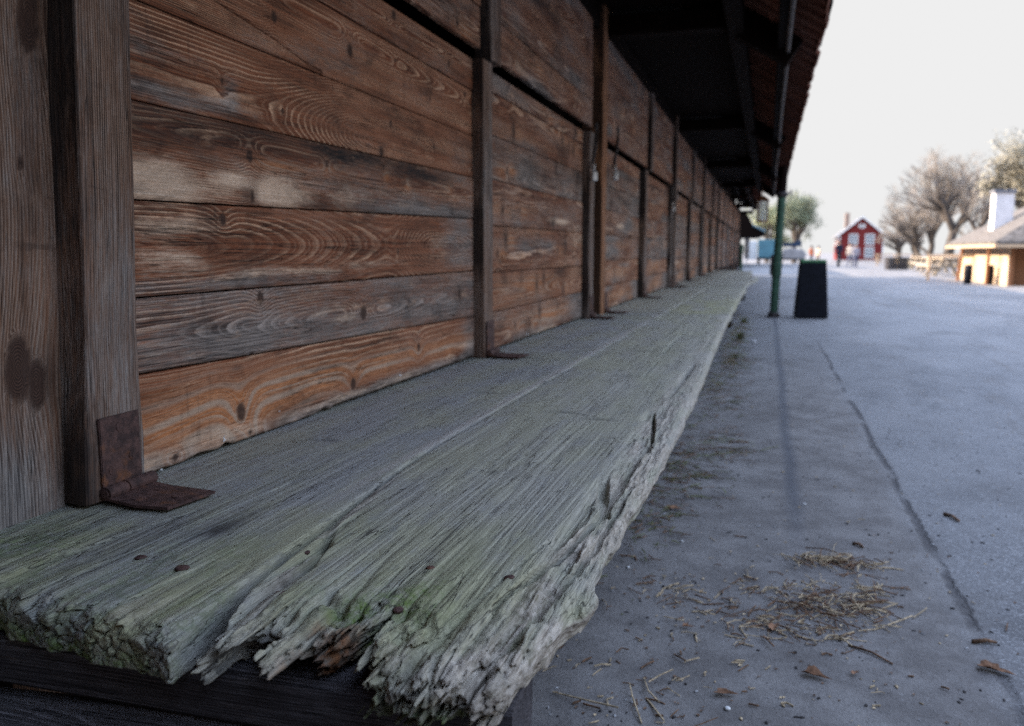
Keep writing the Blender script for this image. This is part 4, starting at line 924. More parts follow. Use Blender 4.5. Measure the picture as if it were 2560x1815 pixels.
# ------------------------------------------------------------------ litter on the ground
M_STRAW = plain('dry_straw', (.40, .31, .20), .8, .45, 90); M_STALK = plain('dead_brown_stalks', (.15, .085, .05), .85, .5, 90)
M_LEAF = plain('dead_leaf', (.20, .105, .06), .8, .45, 60); M_PEB = plain('pale_pebble', (.6, .6, .6), .7, .2, 60)
M_GRASS = plain('tired_grass', (.12, .13, .05), .8, .5, 30); M_SOIL = plain('dark_crumbs', (.05, .045, .045), .9, .4, 60)
def straws(name, label, spots, mats, seed, cat='straw'):
    rs = random.Random(seed); bm = bmesh.new()
    for (cx_, cy_, sx, sy, n, L0, L1, ang0, hgt) in spots:
        for k in range(n):
            x = rs.gauss(cx_, sx); y = rs.gauss(cy_, sy); L = rs.uniform(L0, L1); a = rs.gauss(ang0, .9)
            z = GZ+.002+abs(rs.gauss(0, hgt)); t = rs.uniform(-.12, .12)
            p0 = Vector((x, y, z)); d = Vector((math.cos(a), math.sin(a), t))*L
            m_ = p0+d*rs.uniform(.3, .7)+Vector((rs.uniform(-1, 1), rs.uniform(-1, 1), .3))*L*rs.choice((.02, .1, .25)); p1 = p0+d; p1.z = max(GZ+.001, p1.z)
            n0 = len(bm.faces); tube(bm, [p0, m_, p1], [rs.uniform(.0008, .002)]*3, 4)
            mi = 0 if rs.random() < .5 else 1
            bm.faces.ensure_lookup_table()
            for f in bm.faces[n0:]: f.material_index = mi
        for k in range(int(n*1.5)):                     # chaff and crushed flakes
            x = rs.gauss(cx_, sx*1.15); y = rs.gauss(cy_, sy*1.15); q = rs.uniform(.0015, .006); a = rs.uniform(0, 6.28); z = GZ+.0015+abs(rs.gauss(0, hgt*.5))
            c_, s_ = math.cos(a)*q, math.sin(a)*q; f = rs.uniform(.3, .8)
            vs = [bm.verts.new(v) for v in ((x+c_, y+s_, z), (x-s_*f, y+c_*f, z+q*.4), (x-c_, y-s_, z), (x+s_*f, y-c_*f, z+q*.2))]
            bm.faces.new(vs).material_index = rs.choice((0, 1, 1))
    o = fin(bm, name, mats); return tag(o, label, cat, kind='stuff')
straws('straw_litter', 'scattered straw and dead stalks swept together on the ground', [
    (1.17, 2.05, .06, .075, 120, .02, .08, .2, .008), (1.22, 2.38, .055, .02, 80, .03, .08, -.4, .008), (1.07, 1.92, .08, .04, 75, .015, .06, .1, .005), (1.27, 2.1, .04, .12, 50, .04, .10, 1.1, .01),
    (1.02, 2.12, .07, .05, 30, .015, .06, .5, .003), (.84, 2.02, .07, .06, 40, .01, .06, .5, .003), (.86, 1.6, .16, .16, 60, .008, .04, .6, .002), (1.2, 2.0, .3, .5, 60, .008, .04, .6, .002), (.83, 1.45, .03, .05, 6, .08, .14, 1.2, .01)], [M_STRAW, M_STALK], 3)
straws('dead_weeds', 'brown dead weeds and moss along the foot of the bench', [
    (.72, 3.3, .07, .35, 170, .02, .09, .1, .006), (.68, 2.7, .07, .3, 110, .01, .05, .4, .004), (.74, 5.2, .09, .8, 260, .02, .10, .2, .008), (.70, 8.6, .09, 1.5, 420, .03, .12, .3, .02), (.80, 6.6, .06, .3, 120, .03, .09, .3, .02), (.86, 3.6, .05, .08, 22, .06, .16, .2, .006)], [M_STALK, M_GRASS], 4, 'weeds')
def tuft(x, y, s, lab, n=60):
    rs = random.Random(int(x*999+y)); bm = bmesh.new()
    for k in range(n):
        a = rs.uniform(0, 6.28); r0 = rs.uniform(0, .4)*s; h = rs.uniform(.4, 1)*s; ln = rs.uniform(.3, 1.)*s
        p = Vector((x+r0*math.cos(a), y+r0*math.sin(a), GZ)); q = p+Vector((math.cos(a)*ln*.4, math.sin(a)*ln*.4, h*.7)); e = p+Vector((math.cos(a)*ln, math.sin(a)*ln, h*.75))
        wv = Vector((-math.sin(a), math.cos(a), 0))*s*.03
        v = [bm.verts.new(c_) for c_ in (p-wv, p+wv, q+wv*.8, q-wv*.8, e)]
        bm.faces.new((v[0], v[1], v[2], v[3])); bm.faces.new((v[3], v[2], v[4]))
    return tag(fin(bm, 'weed_tuft', M_GRASS, norm=False), lab, 'weed', 'green weeds at the foot of the bench')
tuft(.80, 8.4, .11, 'small green weed tuft on the ground between bench and trash can, nearer one'); tuft(.78, 10.4, .10, 'small green weed tuft just beyond the nearer one by the bench')
tuft(.80, 6.9, .06, 'lowest sprig of green weed beside the bench edge', 30)
def leaf(x, y, s, a, lab, mat=M_LEAF, cat='leaf'):
    rs = random.Random(int(x*1e4)); bm = bmesh.new()
    rim = []; n = 15
    for k in range(n):
        t = 2*math.pi*k/n; r = s*(.55+.45*abs(math.cos(t*1.5+.4)))*rs.uniform(.8, 1.1)*(1 if k else 1.3)
        rim.append(bm.verts.new((r*math.cos(t), r*.55*math.sin(t), .004+.35*r*abs(math.sin(t))*rs.uniform(.4, 1.2))))
    c = bm.verts.new((0, 0, .003))
    for k in range(n): bm.faces.new((c, rim[k], rim[(k+1) % n]))
    g_ = bmesh.ops.extrude_face_region(bm, geom=list(bm.faces))
    for v in g_['geom']:
        if isinstance(v, bmesh.types.BMVert): v.co.z += .0008
    bm.transform(Matrix.Translation((x, y, GZ+.002)) @ Matrix.Rotation(a, 4, 'Z'))
    return tag(fin(bm, 'fallen_leaf', mat), lab, cat, 'dead leaves on the ground')
leaf(.752, 2.73, .032, .2, 'curled dead leaf close under the bench edge, the farthest leaf')
leaf(1.14, 1.70, .030, -.3, 'curled brown leaf on the ground just in front of the straw')
leaf(.97, 1.575, .022, .1, 'dark shrivelled leaf lowest in the picture, left of the curled brown one')
leaf(1.49, 1.83, .035, -.4, 'flat tan leaf at the right border of the picture')
leaf(1.22, 1.73, .012, .9, 'tiny dark leaf right of the curled brown leaf')
leaf(.875, 1.85, .014, .1, 'small reddish leaf scrap between bench and straw')
leaf(1.065, 1.90, .022, 1.2, 'pale torn leaf at the near end of the straw heap')
def pebble(x, y, s, lab):
    bm = bmesh.new(); bmesh.ops.create_icosphere(bm, subdivisions=2, radius=s)
    rs = random.Random(int(x*1e4))
    for v in bm.verts: v.co *= rs.uniform(.85, 1.1); v.co.z *= .6
    bm.transform(Matrix.Translation((x, y, GZ+s*.45)))
    return tag(fin(bm, 'pebble', M_PEB, sm=True), lab, 'pebble', 'pale pebbles on the ground')
pebble(.81, 2.43, .005, 'white pebble below the bench edge, left of the straw heap'); pebble(.69, 2.18, .005, 'white pebble nearest the splintered bench edge')
pebble(.98, 1.525, .006, 'white pebble at the bottom of the picture by the dark leaf'); pebble(1.17, 2.92, .006, 'grey pebble on the drip stain beyond the straw heap')
pebble(.93, 8.2, .018, 'pale pebble beside the green weeds, far along the bench')
def twig(p, q, r, lab):
    bm = bmesh.new(); p = Vector(p+(GZ+r,)); q = Vector(q+(GZ+r,)); m_ = p.lerp(q, .5)+Vector((.004, .006, .002)); tube(bm, [p, m_, q], [r, r*.9, r*.6], 6)
    return tag(fin(bm, 'twig', M_STALK, sm=True), lab, 'twig', 'twigs on the ground')
twig((1.48, 1.955), (1.53, 1.965), .005, 'short dark twig on the coarse asphalt at the right'); twig((1.29, 2.55), (1.315, 2.52), .005, 'stubby dark twig just behind the straw heap')
twig((1.60, 2.93), (1.63, 2.86), .006, 'stubby dark twig right of the asphalt seam'); twig((.88, 3.80), (.97, 3.82), .004, 'long thin twig lying left of the drip stain')
twig((1.22, 1.865), (1.30, 1.80), .0028, 'long pale stalk at the near end of the straw heap')
twig((1.13, 1.475), (1.20, 1.45), .010, 'thick dark stick cut off by the lower border')
# small crumbs and grit
rs = random.Random(12); bm = bmesh.new()
for k in range(900):
    x = rs.uniform(.62, 2.3); y = 1.35+rs.random()**1.5*4.5; s = rs.uniform(.0012, .0035)*(1.6 if rs.random() < .06 else 1)
    M_ = Matrix.Translation((x, y, GZ+s*.5)) @ Matrix.Rotation(rs.uniform(0, 6), 4, 'Z') @ Matrix.Diagonal((s*rs.uniform(1, 2.5), s, s*.7, 1))
    n0 = len(bm.faces); bmesh.ops.create_icosphere(bm, subdivisions=1, radius=1, matrix=M_)
    mi = rs.choice((0, 0, 1, 2)); bm.faces.ensure_lookup_table()
    for f in bm.faces[n0:]: f.material_index = mi
tag(fin(bm, 'grit', [M_SOIL, plain('grit_grey', (.3, .3, .31), .9, .3, 50), M_STRAW]), 'loose grit and crumbs strewn over the ground near the bench', 'grit', kind='stuff')
# ------------------------------------------------------------------ pole, trash can, lantern
M_GREEN = plain('dull_green_paint', (.030, .075, .048), .6, .25, 14)
pole = empty('green_pole', (1.12, 11.4, GZ), 0, 'dull green pole holding up the eave beside the trash can', 'pole')
pole.rotation_euler = (0, R(1.5), 0)
bm = bmesh.new(); prism(bm, [(.052*math.cos(t), .052*math.sin(t)) for t in [2*math.pi*k/20 for k in range(20)]], 'z', 0, 1.58); lathe(bm, [(.056, .52), (.062, .53), (.062, .70), (.056, .71)]); fin(bm, 'shaft', M_GREEN, pole, sm=False)
bm = bmesh.new(); bx(bm, -.085, -.045, -.03, .03, .55, .80); fin(bm, 'switch_box', M_IRON, pole, bevel=.004)
bm = bmesh.new(); lathe(bm, [(.056, 1.53), (.075, 1.55), (.078, 1.585), (.056, 1.60)]); tube(bm, [(.05, 0, 1.57), (.11, 0, 1.59), (.115, 0, 1.62)], .012, 6); fin(bm, 'collar', M_IRON, pole)
bm = bmesh.new(); prism(bm, [(.056*math.cos(t), .056*math.sin(t)) for t in [2*math.pi*k/16 for k in range(16)]], 'z', 1.60, 1.92); fin(bm, 'upper_shaft', M_DARK, pole)
bm = bmesh.new(); lathe(bm, [(.075, 0), (.075, .05), (.058, .07)]); fin(bm, 'base', M_IRON, pole)
M_CAN = plain('black_plastic_slats', (.006, .007, .012), .6, .3, 20, .15)
can = empty('trash_can', (1.572, 11.45, GZ), R(3), 'black slatted trash can with a green rim beside the pole', 'trash can')
bm = bmesh.new()
wb, wt, hh = .185, .142, .735
for sgn in range(4):
    for k in range(11):
        a0 = -1+2*k/11+.02; a1 = -1+2*(k+1)/11-.02
        q = []
        for d in (0, .012):
            for (aa, ww, z) in ((a0, wb, .02), (a1, wb, .02), (a1, wt, hh-.02), (a0, wt, hh-.02)):
                p = Vector((aa*ww, -(ww+d), z)); p.rotate(Matrix.Rotation(sgn*math.pi/2, 3, 'Z')); q.append(bm.verts.new(p))
        for f in ((0, 1, 2, 3), (7, 6, 5, 4), (0, 4, 5, 1), (1, 5, 6, 2), (2, 6, 7, 3), (3, 7, 4, 0)): bm.faces.new([q[i] for i in f])
fin(bm, 'slatted_body', M_CAN, can)
bm = bmesh.new(); v = [bm.verts.new(p) for p in ((-wb, -wb, .01), (wb, -wb, .01), (wb, wb, .01), (-wb, wb, .01), (-wt, -wt, hh-.03), (wt, -wt, hh-.03), (wt, wt, hh-.03), (-wt, wt, hh-.03))]
for f in ((0, 3, 2, 1), (0, 1, 5, 4), (1, 2, 6, 5), (2, 3, 7, 6), (3, 0, 4, 7)): bm.faces.new([v[i] for i in f])
fin(bm, 'liner', M_CAN, can)
bm = bmesh.new(); bx(bm, -.152, .152, -.152, -.10, hh-.04, hh+.008); bx(bm, -.152, .152, .10, .152, hh-.04, hh+.008); bx(bm, -.152, -.10, -.10, .10, hh-.04, hh+.008); bx(bm, .10, .152, -.10, .10, hh-.04, hh+.008)
fin(bm, 'rim', plain('green_rim', (.05, .17, .07), .55, .2, 14), can, bevel=.006)
lan = empty('lantern', (.89, 17.0, .93), .2, 'square glass lantern hanging under the far end of the eave', 'lantern')
bm = bmesh.new()
for sx in (-1, 1):
    for sy in (-1, 1): bx(bm, sx*.085-.008, sx*.085+.008, sy*.085-.008, sy*.085+.008, .03, .40)
bx(bm, -.10, .10, -.10, .10, 0, .03); v = [(-.12, -.12, .40), (.12, -.12, .40), (.12, .12, .40), (-.12, .12, .40)]
A = [bm.verts.new(p) for p in v]; tp = [bm.verts.new((p[0]*.25, p[1]*.25, .50)) for p in v]
bm.faces.new(A[::-1]); bm.faces.new(tp)
for i in range(4): bm.faces.new((A[i], A[(i+1) % 4], tp[(i+1) % 4], tp[i]))
tube(bm, [(0, 0, .49), (0, 0, .68)], .006, 6); fin(bm, 'frame', M_ORNG, lan)
tg = NT('lantern_glass'); tg.put(tg.b.inputs['Base Color'], (.9, .93, .95)); tg.b.inputs['Transmission Weight'].default_value = .85; tg.b.inputs['Roughness'].default_value = .2; tg.b.inputs['IOR'].default_value = 1.1
bm = bmesh.new()
for s_ in (-1, 1): bx(bm, -.077, .077, s_*.085-.002, s_*.085+.002, .03, .40); bx(bm, s_*.085-.002, s_*.085+.002, -.077, .077, .03, .40)
fin(bm, 'pane', tg.m, lan)
bm = bmesh.new(); lathe(bm, [(.022, .03), (.022, .2), (.01, .21)]); fin(bm, 'candle', plain('white_wax', (.8, .78, .72), .5, .05, 10), lan)
# ------------------------------------------------------------------ hut at the right
M_HUTW = wood('hut_boards', (.42, .28, .17), (.70, .52, .35), (.76, .60, .44), (.45, .39, .32), (.75, .68, .58)); M_SHING = plain('weathered_shingles', (.12, .108, .10), .9, .35, 9, .2, .6)
M_PLAS = plain('white_plaster', (.72, .70, .72), .85, .08, 5, .2, .2)
hut = empty('timber_hut', (0, 0, 0), 0, 'low timber hut with hipped shingle roof and white chimney, sunlit on its left side', 'hut')
x0, x1, y0, y1, ze = 6.72, 10.6, 23.4, 28.6, .60
def wallbox(bm, x0, x1, y0, y1, z0, z1): bx(bm, x0, x1, y0, y1, z0, z1)
a = Acc(); y = y0+.02; k = 0
while y < y1-.1:                                                     # left wall of upright boards
    board(a, GZ+.0, ze+.02, y+.004, y+.236, .04, lambda u, v, w: np.stack([x0+.0-w, v, u], 1), dict(seed=k, gr=.2, c=y), .15, .06); y += .24; k += 1
a.build('wall', M_HUTW, hut)
bm = bmesh.new(); bx(bm, x0, x0+.08, y0+.05, y1, GZ, ze); bx(bm, x0+.08, x1, y1-.08, y1, GZ, ze); bx(bm, x1-.08, x1, y0, y1-.08, GZ, ze); fin(bm, 'inner_wall', M_DARK, hut)
a = Acc(); x = x0+1.1; k = 0
while x < x1-.1:
    board(a, GZ, ze+.02, x+.004, x+.236, .04, lambda u, v, w: np.stack([v, y0+.06-w, u], 1), dict(seed=k, gr=.2, c=x), .15, .06); x += .24; k += 1
a.build('wall', M_HUTW, hut)
bm = bmesh.new(); bx(bm, x0, x0+.09, y0, y0+.09, GZ, ze); bx(bm, x0+.95, x0+1.05, y0, y0+.09, GZ, ze); fin(bm, 'door_post', M_ORNG, hut)
bm = bmesh.new(); bx(bm, x0+.09, x0+.95, y0+.30, y0+.36, GZ, ze); fin(bm, 'door', M_ORNG, hut)
cxh = (x0+x1)/2; ov = .42
R4 = [(x0-ov, y0-.3), (x1+.3, y0-.3), (x1+.3, y1+.4), (x0-ov, y1+.4)]; rl = [(cxh, y0+1.6), (cxh, y1-1.6)]; zt_ = 2.05
bm = bmesh.new()
for dz in (0, -.07):
    A = [bm.verts.new((p[0], p[1], ze+.02+dz)) for p in R4]; B = [bm.verts.new((p[0], p[1], zt_+dz)) for p in rl]
    if dz == 0: A0, B0 = A, B
    bm.faces.new((A[0], A[1], B[0])); bm.faces.new((A[1], A[2], B[1], B[0])); bm.faces.new((A[2], A[3], B[1])); bm.faces.new((A[3], A[0], B[0], B[1]))
    if dz: 
        for i in range(4): bm.faces.new((A0[i], A0[(i+1) % 4], A[(i+1) % 4], A[i]))
fin(bm, 'roof', M_SHING, hut)
bm = bmesh.new(); bx(bm, x0-ov-.02, x0-ov+.03, y0-.3, y1+.4, ze-.13, ze-.055); bx(bm, x0-ov+.03, x1+.3, y0-.32, y0-.28, ze-.13, ze-.055); fin(bm, 'fascia', M_HUTW, hut)
ch = None
bm = bmesh.new(); bx(bm, 6.82, 7.28, 25.75, 26.2, .55, 1.94); ch = fin(bm, 'chimney', M_PLAS, hut)
bm = bmesh.new(); bx(bm, 6.78, 7.32, 25.71, 26.24, 1.94, 2.02); fin(bm, 'chimney_cap', plain('slate_cap', (.16, .17, .2), .7, .2, 8), ch)
bm = bmesh.new(); tube(bm, [(6.32, 27.2, GZ), (6.40, 27.2, ze-.1)], .045, 8); tube(bm, [(6.40, 24.2, GZ), (6.42, 24.2, ze-.1)], .04, 8); fin(bm, 'porch_post', M_ORNG, hut)
bm = bmesh.new(); tube(bm, [(5.5, 27.0, .22), (6.72, 27.0, .25)], .035, 8); tube(bm, [(5.5, 27.0, GZ), (5.5, 27.0, .26)], .04, 8); tag(fin(bm, 'hitching_rail', M_HUTW), 'sunlit wooden rail reaching out from the hut porch', 'rail')
def drum(x, y, r, h, mat, lab, name='barrel', cat='barrel'):
    bm = bmesh.new(); lathe(bm, [(r*.88, 0), (r, h*.3), (r*1.02, h*.5), (r, h*.7), (r*.88, h), (r*.7, h-.01)], n=18); bm.transform(Matrix.Translation((x, y, gz(x, y))))
    t = fin(bm, name, mat, sm=True); return tag(t, lab, cat)
drum(6.05, 24.6, .10, .50, M_CAN, 'dark barrel standing by the left corner of the hut'); drum(6.50, 24.3, .09, .50, M_CAN, 'slim dark barrel against the sunlit hut wall')
bm = bmesh.new(); bx(bm, 7.05, 7.5, 22.3, 22.6, GZ+.30, GZ+.36); bx(bm, 7.08, 7.16, 22.32, 22.58, GZ, GZ+.30); bx(bm, 7.39, 7.47, 22.32, 22.58, GZ, GZ+.30); tag(fin(bm, 'hut_bench', M_PLAS), 'white little bench in the sun in front of the hut door', 'bench')
# ------------------------------------------------------------------ picnic tables
M_TBL = plain('sun_bleached_planks', (.42, .35, .27), .8, .25, 12)
def table():
    t = empty('picnic_table', (0, 0, 0), 0, 'x', 'picnic table', 'picnic tables in a sunlit row by the hut')
    bm = bmesh.new()
    for k in range(5): bx(bm, -.36+k*.147, -.36+k*.147+.135, -.85, .85, .60, .635)
    fin(bm, 'tabletop', M_TBL, t)
    for s_ in (-1, 1):
        bm = bmesh.new()
        for k in range(2): bx(bm, s_*.62-.13+k*.135, s_*.62-.01+k*.135, -.85, .85, .34, .375)
        fin(bm, 'seat', M_TBL, t)
    for yy in (-.55, .55):
        bm = bmesh.new(); bx(bm, -.70, .70, yy-.03, yy+.03, .28, .338); bx(bm, -.34, .34, yy-.03, yy+.03, .54, .598)
        for s_ in (-1, 1):
            prism(bm, [(s_*.46, 0), (s_*.56, 0), (s_*.30, .55), (s_*.20, .55)], 'y', yy+.031, yy+.08)
        fin(bm, 'trestle', M_TBL, t)
    return t
T0 = table()
spots = [(7.0, 32.6, .1, 'nearest picnic table beside the hut, sunlit top'), (7.5, 35.6, .0, 'second picnic table counting from the hut'), (7.9, 39.0, .1, 'third picnic table counting from the hut'), (8.3, 43.0, 0, 'fourth picnic table counting from the hut'), (8.8, 47.8, .05, 'fifth picnic table, second farthest of the row'), (9.4, 53.5, 0, 'farthest picnic table of the row')]
for i, (x, y, rz, lab) in enumerate(spots):
    o = T0 if i == 0 else copy_tree(T0); o.location = (x, y, gz(x, y)); o.rotation_euler.z = rz; o['label'] = lab
def box_thing(name, lab, cat, x, y, wx, wy, h, mat, slats=5):
    t = empty(name, (x, y, gz(x, y)), .1, lab, cat); bm = bmesh.new()
    for k in range(slats): bx(bm, -wx/2, wx/2, -wy/2, wy/2, .04+h*k/slats, .04+h*(k+1)/slats-.015)
    fin(bm, 'box_body', mat, t, bevel=.005); bm = bmesh.new(); bx(bm, -wx/2-.03, wx/2+.03, -wy/2-.03, wy/2+.03, h+.04, h+.09); fin(bm, 'lid', mat, t, bevel=.01)
    return t
box_thing('storage_box', 'dark storage box standing left of the row of tables', 'box', 7.05, 45, .9, .8, .55, M_IRON)
box_thing('hay_bale', 'pale hay bale in the sun beside the dark storage box', 'bale', 8.1, 50, .7, .6, .5, M_STRAW, 3)
# low fence across the far side of the yard
fence = empty('rail_fence', (0, 0, 0), 0, 'grey rail fence behind the picnic tables', 'fence')
for k in range(14):
    x = 8.6+k*1.15; y = 66; bm = bmesh.new(); bx(bm, x-.05, x+.05, y-.05, y+.05, gz(x, y), gz(x, y)+.85); fin(bm, 'post', M_HUTW, fence)
for z in (.25, .5, .75):
    bm = bmesh.new(); bx(bm, 8.4, 23.8, 65.90, 65.945, gz(0, 66)+z, gz(0, 66)+z+.1); fin(bm, 'rail', M_HUTW, fence)
# ------------------------------------------------------------------ red house
M_RED = plain('falu_red_boards', (.15, .016, .015), .8, .15, 3); M_WHITE = plain('white_paint', (.75, .75, .74), .6, .05, 8); M_TILE = plain('grey_roof_tiles', (.14, .14, .15), .8, .2, 3)
tw = NT('window_glass'); tw.put(tw.b.inputs['Base Color'], (.12, .15, .19)); tw.b.inputs['Roughness'].default_value = .1
rh = empty('red_house', (9.95, 120, -.80), 0, 'two storey red wooden house with white trim, grey roof and a chimney', 'house')
def rp(name, bm, mat, par=None, **k): return fin(bm, name, mat, par or rh, **k)
WH, EV, PK, DP = 5.5, 3.25, 5.55, 8.0
bm = bmesh.new(); prism(bm, [(0, 0), (WH, 0), (WH, EV), (WH/2, PK), (0, EV)], 'y', 0, DP); rp('wall', bm, M_RED)
bm = bmesh.new()
for s_ in (0, 1):
    xe = -.4 if s_ == 0 else WH+.4; ze_ = EV-.32
    prism(bm, [(xe, ze_+.02), (WH/2, PK+.02), (WH/2, PK+.17), (xe, ze_+.17)], 'y', -.3, DP+.3)
rf = rp('roof', bm, M_TILE)
bm = bmesh.new(); bx(bm, WH/2-1.9, WH/2-1.3, 3.0, 3.6, 4.3, 6.3); rp('chimney', bm, plain('brick_chimney', (.35, .25, .2), .8, .2, 4), rf)
bm = bmesh.new()
for s_ in (0, 1):
    xe = -.4 if s_ == 0 else WH+.4
    prism(bm, [(xe, EV-.32), (xe, EV-.08), (WH/2, PK+.22), (WH/2, PK-.02)], 'y', -.36, -.302)
bx(bm, 0, .16, -.03, -.003, 0, EV); bx(bm, WH-.16, WH, -.03, -.003, 0, EV); rp('trim', bm, M_WHITE)
for (wx_, wz) in ((1.35, .45), (3.35, .45), (1.35, 2.15), (3.35, 2.15)):
    bm = bmesh.new(); ww_, wh_ = .85, 1.15
    bx(bm, wx_-.12, wx_, -.08, -.005, wz-.12, wz+wh_+.12); bx(bm, wx_+ww_, wx_+ww_+.12, -.08, -.005, wz-.12, wz+wh_+.12); bx(bm, wx_, wx_+ww_, -.08, -.005, wz-.12, wz); bx(bm, wx_, wx_+ww_, -.08, -.005, wz+wh_, wz+wh_+.12)
    bx(bm, wx_+ww_/2-.05, wx_+ww_/2+.05, -.07, -.02, wz, wz+wh_)
    for zz in (.35, .72): bx(bm, wx_, wx_+ww_, -.065, -.022, wz+zz, wz+zz+.06)
    f = rp('window', bm, M_WHITE); bm = bmesh.new(); bx(bm, wx_, wx_+ww_, -.018, -.004, wz, wz+wh_); rp('pane', bm, tw.m, f)
bm = bmesh.new(); prism(bm, [(WH/2+.45*math.cos(t), 4.45+.28*math.sin(t)) for t in [2*math.pi*k/16 for k in range(16)]], 'y', -.06, -.004); f = rp('window', bm, M_WHITE)
bm = bmesh.new(); prism(bm, [(WH/2+.25*math.cos(t), 4.45+.14*math.sin(t)) for t in [2*math.pi*k/16 for k in range(16)]], 'y', -.075, -.062); rp('pane', bm, tw.m, f)
for k in range(3):
    bm = bmesh.new(); y_ = 1.2+k*2.4; bx(bm, -.06, -.004, y_, y_+1.0, 2.0, 3.1); f = rp('window', bm, M_WHITE); bm = bmesh.new(); bx(bm, -.075, -.062, y_+.12, y_+.88, 2.1, 3.0); rp('pane', bm, tw.m, f)
# pale annex beside it
# ------------------------------------------------------------------ far sheds, truck, wagon
fs = empty('roadside_canopy', (0, 0, 0), 0, 'dark open canopy roof beyond the end of the shed', 'canopy'); g55 = gz(0, 55)
bm = bmesh.new(); prism(bm, [(-5.0, 1.25), (.30, 1.25), (.78, 1.45), (.80, 1.56), (.05, 1.95), (-.25, 2.6), (-2.4, 4.0), (-5, 2.6)], 'y', 55, 62); fin(bm, 'roof', M_DARK, fs)
for x in (-4.8, -2.6, -.9):
    for y in (55.3, 61.5): bm = bmesh.new(); bx(bm, x-.08, x+.08, y-.08, y+.08, g55-.05, 1.248); fin(bm, 'post', M_DARK, fs)
bm = bmesh.new(); tube(bm, [(.05, 54.9, 1.99), (.82, 54.9, 1.58)], .07, 8); fin(bm, 'gutter', plain('blue_grey_gutter', (.10, .16, .19), .5, .2, 8), fs)
M_TEAL = plain('teal_tarp_paint', (.09, .21, .26), .5, .15, 2)
tr = empty('box_truck', (.87, 70, gz(0, 70)), 0, 'teal box truck parked beyond the end of the shed', 'truck')
bm = bmesh.new(); bx(bm, -.62, .75, 0, 3.4, .55, 1.98); fin(bm, 'cargo_box', M_TEAL, tr, bevel=.03)
bm = bmesh.new(); prism(bm, [(.2, .40), (2.0, .40), (2.0, 1.05), (1.6, 1.2), (1.45, 1.85), (.2, 1.85)], 'x', -1.6, -.70); tb = fin(bm, 'cab', M_WHITE, tr, bevel=.03)
bm = bmesh.new(); bx(bm, -1.5, .7, .3, 3.2, .40, .53); fin(bm, 'chassis', M_IRON, tr)
for x in (-.55, .6):
    for y in (.6, 2.8):
        bm = bmesh.new(); prism(bm, [(y+.27*math.cos(t), .27+.27*math.sin(t)) for t in [2*math.pi*k/18 for k in range(18)]], 'x', x-.1, x+.1); fin(bm, 'wheel', M_CAN, tr)
bm = bmesh.new(); bx(bm, -.54, -.20, 60, 60.1, gz(0, 60)+.55, 1.30); bx(bm, -.40, -.34, 60.02, 60.08, gz(0, 60), gz(0, 60)+.55); tag(fin(bm, 'notice_board', M_PLAS), 'white notice board shining in the sun below the far canopy', 'sign')
gs = empty('green_pump', (.19, 28.5, GZ), 0, 'green hand pump standing past the end of the bench', 'pump')
bm = bmesh.new(); lathe(bm, [(.10, 0), (.10, .05), (.055, .08), (.05, .75), (.07, .78), (.07, 1.0), (.03, 1.08)]); fin(bm, 'column', M_GREEN, gs)
bm = bmesh.new(); tube(bm, [(0, 0, .95), (.12, 0, 1.0), (.2, 0, .6)], .02, 6); fin(bm, 'handle', M_IRON, gs)
wg = empty('covered_wagon', (2.7, 60, gz(0, 60)), 0, 'cart with a dark blue canopy and grey tarpaulin left of the red house', 'cart')
bm = bmesh.new(); prism(bm, [(-.72, 1.32), (.42, 1.32), (.42, 1.72), (.30, 1.74), (-.1, 1.56), (-.72, 1.54)], 'y', -.9, 1.2); fin(bm, 'canopy', plain('navy_canvas', (.02, .04, .08), .8, .2, 6), wg)
bm = bmesh.new(); prism(bm, [(-.72, .50), (.62, .50), (.78, .80), (.55, 1.12), (-.30, 1.22), (-.72, 1.10)], 'y', -1, 1.4); fin(bm, 'tarpaulin', plain('grey_tarp', (.33, .31, .31), .8, .15, 3), wg, bevel=.06)
for x in (-.74, .64):
    bm = bmesh.new(); c = [(-.3+.42*math.cos(t), .42+.42*math.sin(t)) for t in [2*math.pi*k/20 for k in range(20)]]
    tube(bm, [(x, p[0], p[1]) for p in c]+[(x, c[0][0], c[0][1])], .03, 6)
    for k in range(5): t = math.pi*k/5; tube(bm, [(x, -.3+.4*math.cos(t), .42+.4*math.sin(t)), (x, -.3-.4*math.cos(t), .42-.4*math.sin(t))], .015, 5)
    fin(bm, 'wheel', M_IRON, wg)
for x in (-.6, -.1, .4):
    bm = bmesh.new(); bx(bm, x-.02, x+.02, -.85, -.81, 1.1, 1.319); fin(bm, 'canopy_pole', M_IRON, wg)
bm = bmesh.new(); bx(bm, -.7, .6, -.9, 1.3, .42, .495); fin(bm, 'axle_bed', M_IRON, wg)
